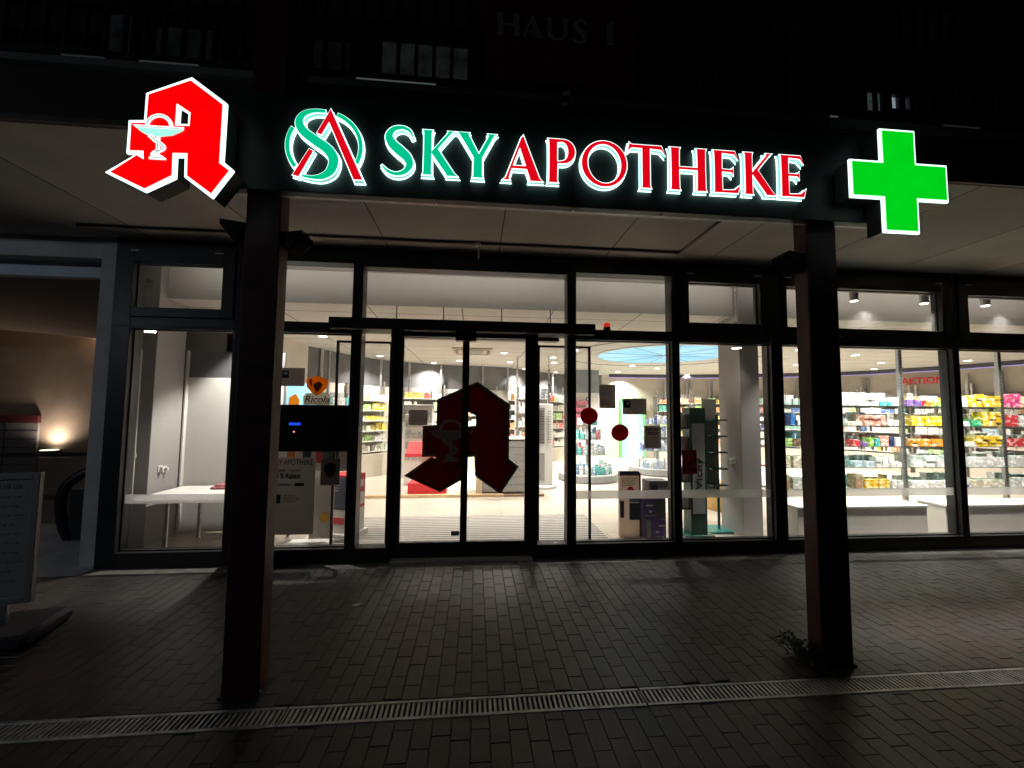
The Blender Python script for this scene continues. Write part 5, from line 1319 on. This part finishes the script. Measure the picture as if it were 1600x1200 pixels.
# packs at the glass, left (below hatch) and right
def pack(name, x0, x1, y0, y1, z0, z1, m, label, parts=()):
    t = thing(name, label, 'display box', ((x0 + x1) / 2, (y0 + y1) / 2, z0))
    f_ = MB(); f_.bbox(x0, x1, y0, y1, z0, z1, .004); obj('box', f_, m, t)
    for nm, a, c, d, e, mm in parts:
        f_ = MB(); f_.box(a, c, y0 - .002, y0 - .0005, d, e); obj(nm, f_, mm, t)
    return t
WP = mat('white card', (.70, .66, .62), .6, 0, .05, 8); DB = mat('dark blue card', (.03, .035, .07), .5)
t = thing('display_box', 'red and dark blue test kit display box on a plinth', 'display box', (-1.66, .95, 0))
def kit(cx, cy_, a):
    ca, sa = math.cos(a), math.sin(a)
    def at(mb, x, y, z0, z1, wx, wy): mb.rbox(cx + ca * x - sa * y, cy_ + sa * x + ca * y, z0, z1, wx, wy, a); return mb
    obj('plinth', at(MB(), 0, 0, 0, .06, .40, .40), WHITE, t)
    obj('lower_box', at(MB(), 0, 0, .061, .36, .34, .30), WP, t)
    obj('upper_box', at(MB(), 0, 0, .361, .80, .34, .30), REDP, t)
    obj('front_panel', at(MB(), -.02, -.152, .362, .775, .29, .003), DB, t)
    obj('side_panel', at(MB(), .1715, 0, .40, .56, .003, .28), WP, t)
    obj('side_label', at(MB(), .1715, 0, .63, .72, .003, .24), PAPER, t)
    obj('logo', at(MB(), 0, -.152, .18, .26, .16, .003), REDP, t)
    m_ = MB()
    for k in range(4): at(m_, -.05, -.1545, .70 - k * .035, .712 - k * .035, .14 - .02 * k, .001)
    obj('print', m_, PRINTG, t)
kit(-1.68, 1.0, -.35)
t = thing('easel_card', 'white card with a yellow disc standing behind the small poster', 'card', (-1.95, .7, 0))
f = MB(); f.bbox(-2.05, -1.80, .74, .76, .02, .92, .003); obj('card', f, WP, t)
f = MB(); f.prism([ell(-1.86, .30, .06, .06, 24)], .73, .739); obj('disc', f, mat('yellow disc', (.75, .42, .02), .5), t)
f = MB(); f.bbox(-2.55, -1.7, .36, .62, .03, .075, .004); obj('foot_board', f, WHITE, t)
t = thing('flyer_rack', 'row of colourful flyers just under the black hatch', 'rack', (-2.0, .5, 1.0))
f = MB(); f.bbox(-2.55, -1.45, .55, .6, .9, 1.30, .004); obj('board', f, WP, t)
for a, c, mm in ((-2.26, -2.17, ORNG), (-2.08, -1.98, NAVY), (-1.93, -1.85, REDP), (-1.83, -1.75, GREENG), (-1.72, -1.66, BLACK), (-1.56, -1.48, ORNG)):
    f = MB(); f.bbox(a, c, .535, .549, 1.0, 1.27, .003); obj('flyer', f, mm, t)

CW = tmat('cream card', (.80, .70, .62), .45, .6)
t = pack('folding_display', 1.93, 2.20, .70, .76, .0, .86, CW, 'tall cream folding display card with a purple head', (
    ('head_band', 1.93, 2.20, .80, .86, mat('purple band', (.10, .07, .20), .5)), ('picture', 2.06, 2.20, .22, .44, NAVY), ('side_picture', 1.935, 1.99, .25, .47, NAVY), ('picture', 2.06, 2.20, .45, .50, mat('steel blue', (.12, .22, .33), .5))))
f = MB(); f.bbox(2.201, 2.225, .70, .80, .0, .84, .002); obj('side_panel', f, mat('wine red card', (.25, .02, .05), .5), t)
f = MB(); f.prism([ell(2.08, .61, .045, .05, 20)], .692, .698); obj('face_disc', f, REDP, t)
lines(t, 1.96, 2.17, .66, .78, 5, .699, PRINT, .009, 31)
pack('display_box', 2.28, 2.55, .58, .80, .5275, .75, mat('grey carton', (.22, .21, .22), .5, 0, .1, 8), 'grey carton topping the purple boxes in the window', (('picture', 2.31, 2.40, .56, .70, BLACK), ('print', 2.41, 2.53, .64, .66, PAPER)))
PUR = mat('deep purple carton', (.085, .045, .20), .45, 0, .15, 8)
pack('display_box', 2.20, 2.50, .56, .78, .26, .525, PUR, 'upper deep purple carton under the grey one in the window', (('picture', 2.37, 2.49, .28, .50, mat('olive photo', (.05, .06, .04), .5)), ('print', 2.23, 2.33, .43, .45, PAPER), ('print', 2.22, 2.36, .305, .318, PRINTG), ('print', 2.27, 2.31, .35, .375, PAPER)))
pack('display_box', 2.24, 2.50, .56, .78, .002, .258, PUR, 'lowest deep purple carton standing on the floor in the window', (('side', 2.24, 2.29, .01, .25, PRINTG), ('print', 2.40, 2.48, .17, .185, PAPER), ('print', 2.36, 2.40, .09, .11, PAPER), ('print', 2.33, 2.47, .03, .04, PRINTG)))

# tall stands right: dark green tower and teal rod stand
t = thing('tower_display', 'tall dark green tower display with a grey lettered front', 'display', (2.95, .75, 0))
f = MB(); f.bbox(2.80, 3.20, .60, .95, 0, .03, .005); obj('foot', f, GREENG, t)
f = MB(); f.bbox(2.90, 3.13, .66, .86, .03, 1.72, .006); obj('tower', f, mat('dark green card', (.012, .05, .04), .5), t)
f = MB(); f.bbox(2.925, 3.10, .65, .659, .3, 1.50, .003); obj('front_panel', f, mat('grey green card', (.34, .37, .36), .5), t)
text('Vichy', .14, 3.06, .647, .62, PRINT, t, rot=Matrix.Rotation(R(-90), 4, 'Y'), width=.42)
for k in range(4):
    f = MB(); f.bbox(2.70, 2.895, .68, .84, .35 + k * .36, .365 + k * .36, .003); obj('side_shelf', f, GREENG, t)
f = MB(); r = random.Random(4)
for k in range(4):
    for j in range(3): f.bbox(2.715 + j * .06, 2.765 + j * .06, .70, .80, .366 + k * .36, .366 + k * .36 + r.uniform(.15, .26), .004)
obj('packs', f, WP, t)
t = thing('rod_stand', 'teal acrylic rod stand with a pale panel on a flat foot', 'stand', (3.42, .95, 0))
f = MB(); f.bbox(3.22, 3.58, .76, 1.12, .0, .02, .006); obj('foot', f, mat('teal acrylic', (.04, .40, .38), .15, 0, .1, 6, .6), t)
f = MB(); f.lathe([(.018, .02), (.018, 1.62)], (3.45, .92, 0), 14); obj('rod', f, GREENG, t, True)
for k in range(5):
    f = MB(); f.bbox(3.33, 3.57, .86, 1.0, .62 + k * .23, .64 + k * .23, .004); obj('arm', f, GREENG, t)
f = MB(); f.bbox(3.28, 3.50, 1.0, 1.02, .46, 1.85, .004); obj('panel', f, GREYP, t)
f = MB(); f.lathe([(.30, 0), (.32, .1), (.28, .45)], (4.3, 2.1, 0), 30); one('round_basket', f, mat('honey wood', (.55, .34, .12), .5), 'honey brown round bin behind the teal stand', 'bin', smooth=True)

# ------------------------------------------------------------------ left passage
b = MB(); b.bbox(-4.04, -3.876, .03, .42, 0, 3.48, .006); one('wall_pier', b, CONC, 'grey rendered pier between the passage and the shop window', 'pillar')
b = MB(); b.bbox(-14, -4.041, .05, .20, 3.26, 3.481, .004); one('passage_beam', b, CONC, 'grey beam spanning the passage entrance', 'beam')
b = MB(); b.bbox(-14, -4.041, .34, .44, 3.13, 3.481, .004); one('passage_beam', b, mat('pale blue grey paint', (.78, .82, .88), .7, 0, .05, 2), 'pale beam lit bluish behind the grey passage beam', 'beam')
b = MB(); b.add([(-14, .44, 3.16), (-3.95, .44, 3.16), (-3.95, 4.5, 2.78), (-14, 4.5, 3.98)], [(0, 1, 2, 3)]); b.add([(x, y, z + .05) for x, y, z in b.v], [(0, 1, 2, 3)]); struct('passage_ceiling', b, BROWN)
b = MB(); b.box(-14, -3.95, 4.5, 4.6, -1.5, 4.2); struct('passage_wall', b, BROWN)
b = MB(); b.box(-4.20, -4.152, .43, 4.5, -1.5, 3.4); struct('passage_side_wall', b, BROWN)
# wall uplight
ux, uz = -8.5, .77
t = thing('wall_uplight', 'round wall lamp throwing a warm glow up the passage wall', 'wall lamp', (ux, 4.4, uz))
f = MB(); f.lathe([(.03, -.09), (.13, -.02), (.15, 0)], (ux, 4.36, uz), 24); obj('bowl', f, STEEL, t, True)
f = MB(); f.lathe([(.13, .001), (.13, .008)], (ux, 4.36, uz), 24); obj('lens', f, emat('warm lens', (1, .86, .62), 2.5), t)
ld = bpy.data.lights.new('uplight beam', 'SPOT'); ld.energy = 75; ld.spot_size = R(160); ld.spot_blend = 1; ld.color = (1, .84, .66); ld.shadow_soft_size = .08
lo = bpy.data.objects.new('uplight beam', ld); COL.objects.link(lo); lo.parent = t; lo.location = (0, -.10, .03); lo.rotation_euler = (R(180), 0, 0)
# second uplight hidden right behind the pier, its glow shows on the ceiling edge
ux2 = -7.6
t2 = copy_tree(t, loc=(ux2, 4.4, 2.9)); t2['label'] = 'round wall lamp half hidden behind the pier lighting the passage ceiling'
# balustrade
t = thing('glass_balustrade', 'glass balustrade with a dark handrail across the passage', 'balustrade', (-6, 1.28, 0))
f = MB(); f.tube([(-9.5, 1.28, 1.0), (-4.05, 1.28, 1.03)], .025, 10); obj('handrail', f, BLACK, t, True)
f = MB(); f.box(-9.5, -4.32, 1.275, 1.285, .12, .98); obj('pane', f, GLASS, t)
f = MB(); f.bbox(-9.5, -5.35, 1.24, 1.33, -.004, .12, .004); obj('base_rail', f, mat('beige skirting', (.42, .38, .30), .6), t)
for x in (-8.0, -6.5):
    f = MB(); f.bbox(x - .015, x + .015, 1.26, 1.30, 0, 1.0, .002); obj('post', f, STEEL, t)
t = thing('escalator_newel', 'black curved escalator handrail end in the passage', 'escalator', (-5.0, .95, 0))
f = MB(); f.tube(catmull([(-4.60, 1.12, .92), (-4.86, 1.04, .85), (-5.06, .98, .68), (-5.10, .96, .45), (-5.06, .96, .2), (-5.0, .98, .02)], 6), .055, 10); obj('handrail', f, BLACK, t, True)
f = MB(); f.bbox(-5.02, -4.35, .96, 1.06, 0, .62, .02); obj('skirt', f, mat('dark skirt panel', (.03, .03, .03), .35), t)
# directory board
t = thing('directory_board', 'pale directory board with a red top on the passage wall', 'board', (-10.2, 4.4, .2))
f = MB(); f.bbox(-11.6, -8.82, 4.44, 4.49, .20, 1.31, .004); obj('panel', f, mat('board grey', (.22, .205, .21), .6), t)
f = MB(); f.bbox(-11.6, -8.82, 4.43, 4.49, 1.311, 1.46, .004); obj('header', f, mat('board red', (.10, .018, .02), .6), t)
f = MB(); f.box(-9.42, -9.41, 4.432, 4.4385, .2, 1.3)
for k in range(6): f.box(-11.6, -9.421, 4.432, 4.4385, .3 + k * .17, .308 + k * .17); f.box(-9.409, -8.83, 4.432, 4.4385, .3 + k * .17, .308 + k * .17)
obj('grid_lines', f, PRINT, t)
# poster stand
t = thing('poster_stand', 'silver framed poster stand on a dark foot at the left edge', 'poster stand', (-3.6, -1.3, 0))
Mx = Matrix.Translation((-3.195, -1.27, 0)) @ Matrix.Rotation(R(12), 4, 'Z')
def tr(mb): mb.v = [tuple(Mx @ Vector(v)) for v in mb.v]; return mb
f = MB(); frame_box(f, -.75, 0, .24, 1.17, -.705, -.045, .285, 1.125, -.02, .02); obj('frame', tr(f), mat('satin silver frame', (.42, .40, .37), .5, .2, .04, 6), t)
f = MB(); f.box(-.705, -.045, -.008, .0, .285, 1.125); obj('poster', tr(f), mat('poster paper', (.42, .40, .36), .6, 0, .06, 6), t)
f = MB(); r = random.Random(2)
for k in range(11):
    z = 1.06 - k * .066; x = -.66
    while x < -.12:
        wv_ = r.uniform(.02, .06); f.box(x, x + wv_, -.0105, -.0085, z, z + (.03 if k < 1 else .010)); x += wv_ + .02
obj('print_pattern', tr(f), PRINTG, t)
for x in (-.62, -.19):
    f = MB(); f.bbox(x, x + .06, -.015, .015, .1, .238, .004); obj('post', tr(f), STEEL, t)
f = MB(); f.bbox(-.85, .12, -.24, .24, .0, .10, .045); obj('foot', tr(f), mat('dark blue grey foot', (.05, .05, .07), .6), t, True)

# pole lamp outside, reflected in the left panes (its cool light falls into the passage)
t = thing('street_lamp', 'slim street lamp with a cool white tube head', 'street lamp', (-7.7, -5.2, 0))
f = MB(); f.tube([(-7.7, -5.2, 0), (-7.7, -5.2, 3.5)], .04, 12); obj('pole', f, ANTH, t, True)
f = MB(); f.bbox(-8.0, -7.4, -5.28, -5.12, 3.5, 3.56, .006); obj('head', f, ANTH, t)
f = MB(); f.bbox(-7.95, -7.45, -5.25, -5.15, 3.44, 3.499, .006); obj('tube', f, emat('cool tube', (.6, .75, 1), 12), t)
ld = bpy.data.lights.new('street lamp beam', 'AREA'); ld.energy = 30; ld.color = (.72, .85, 1); ld.shape = 'RECTANGLE'; ld.size = .5; ld.size_y = .08
lo = bpy.data.objects.new('street lamp beam', ld); COL.objects.link(lo); lo.parent = t; lo.location = (0, 0, 3.42)
lo.rotation_euler = (R(55), 0, R(-25))

for o in list(bpy.data.objects):
    if '_at' in o: del o['_at']
print('boxes', nbox, 'objects', len(bpy.data.objects))
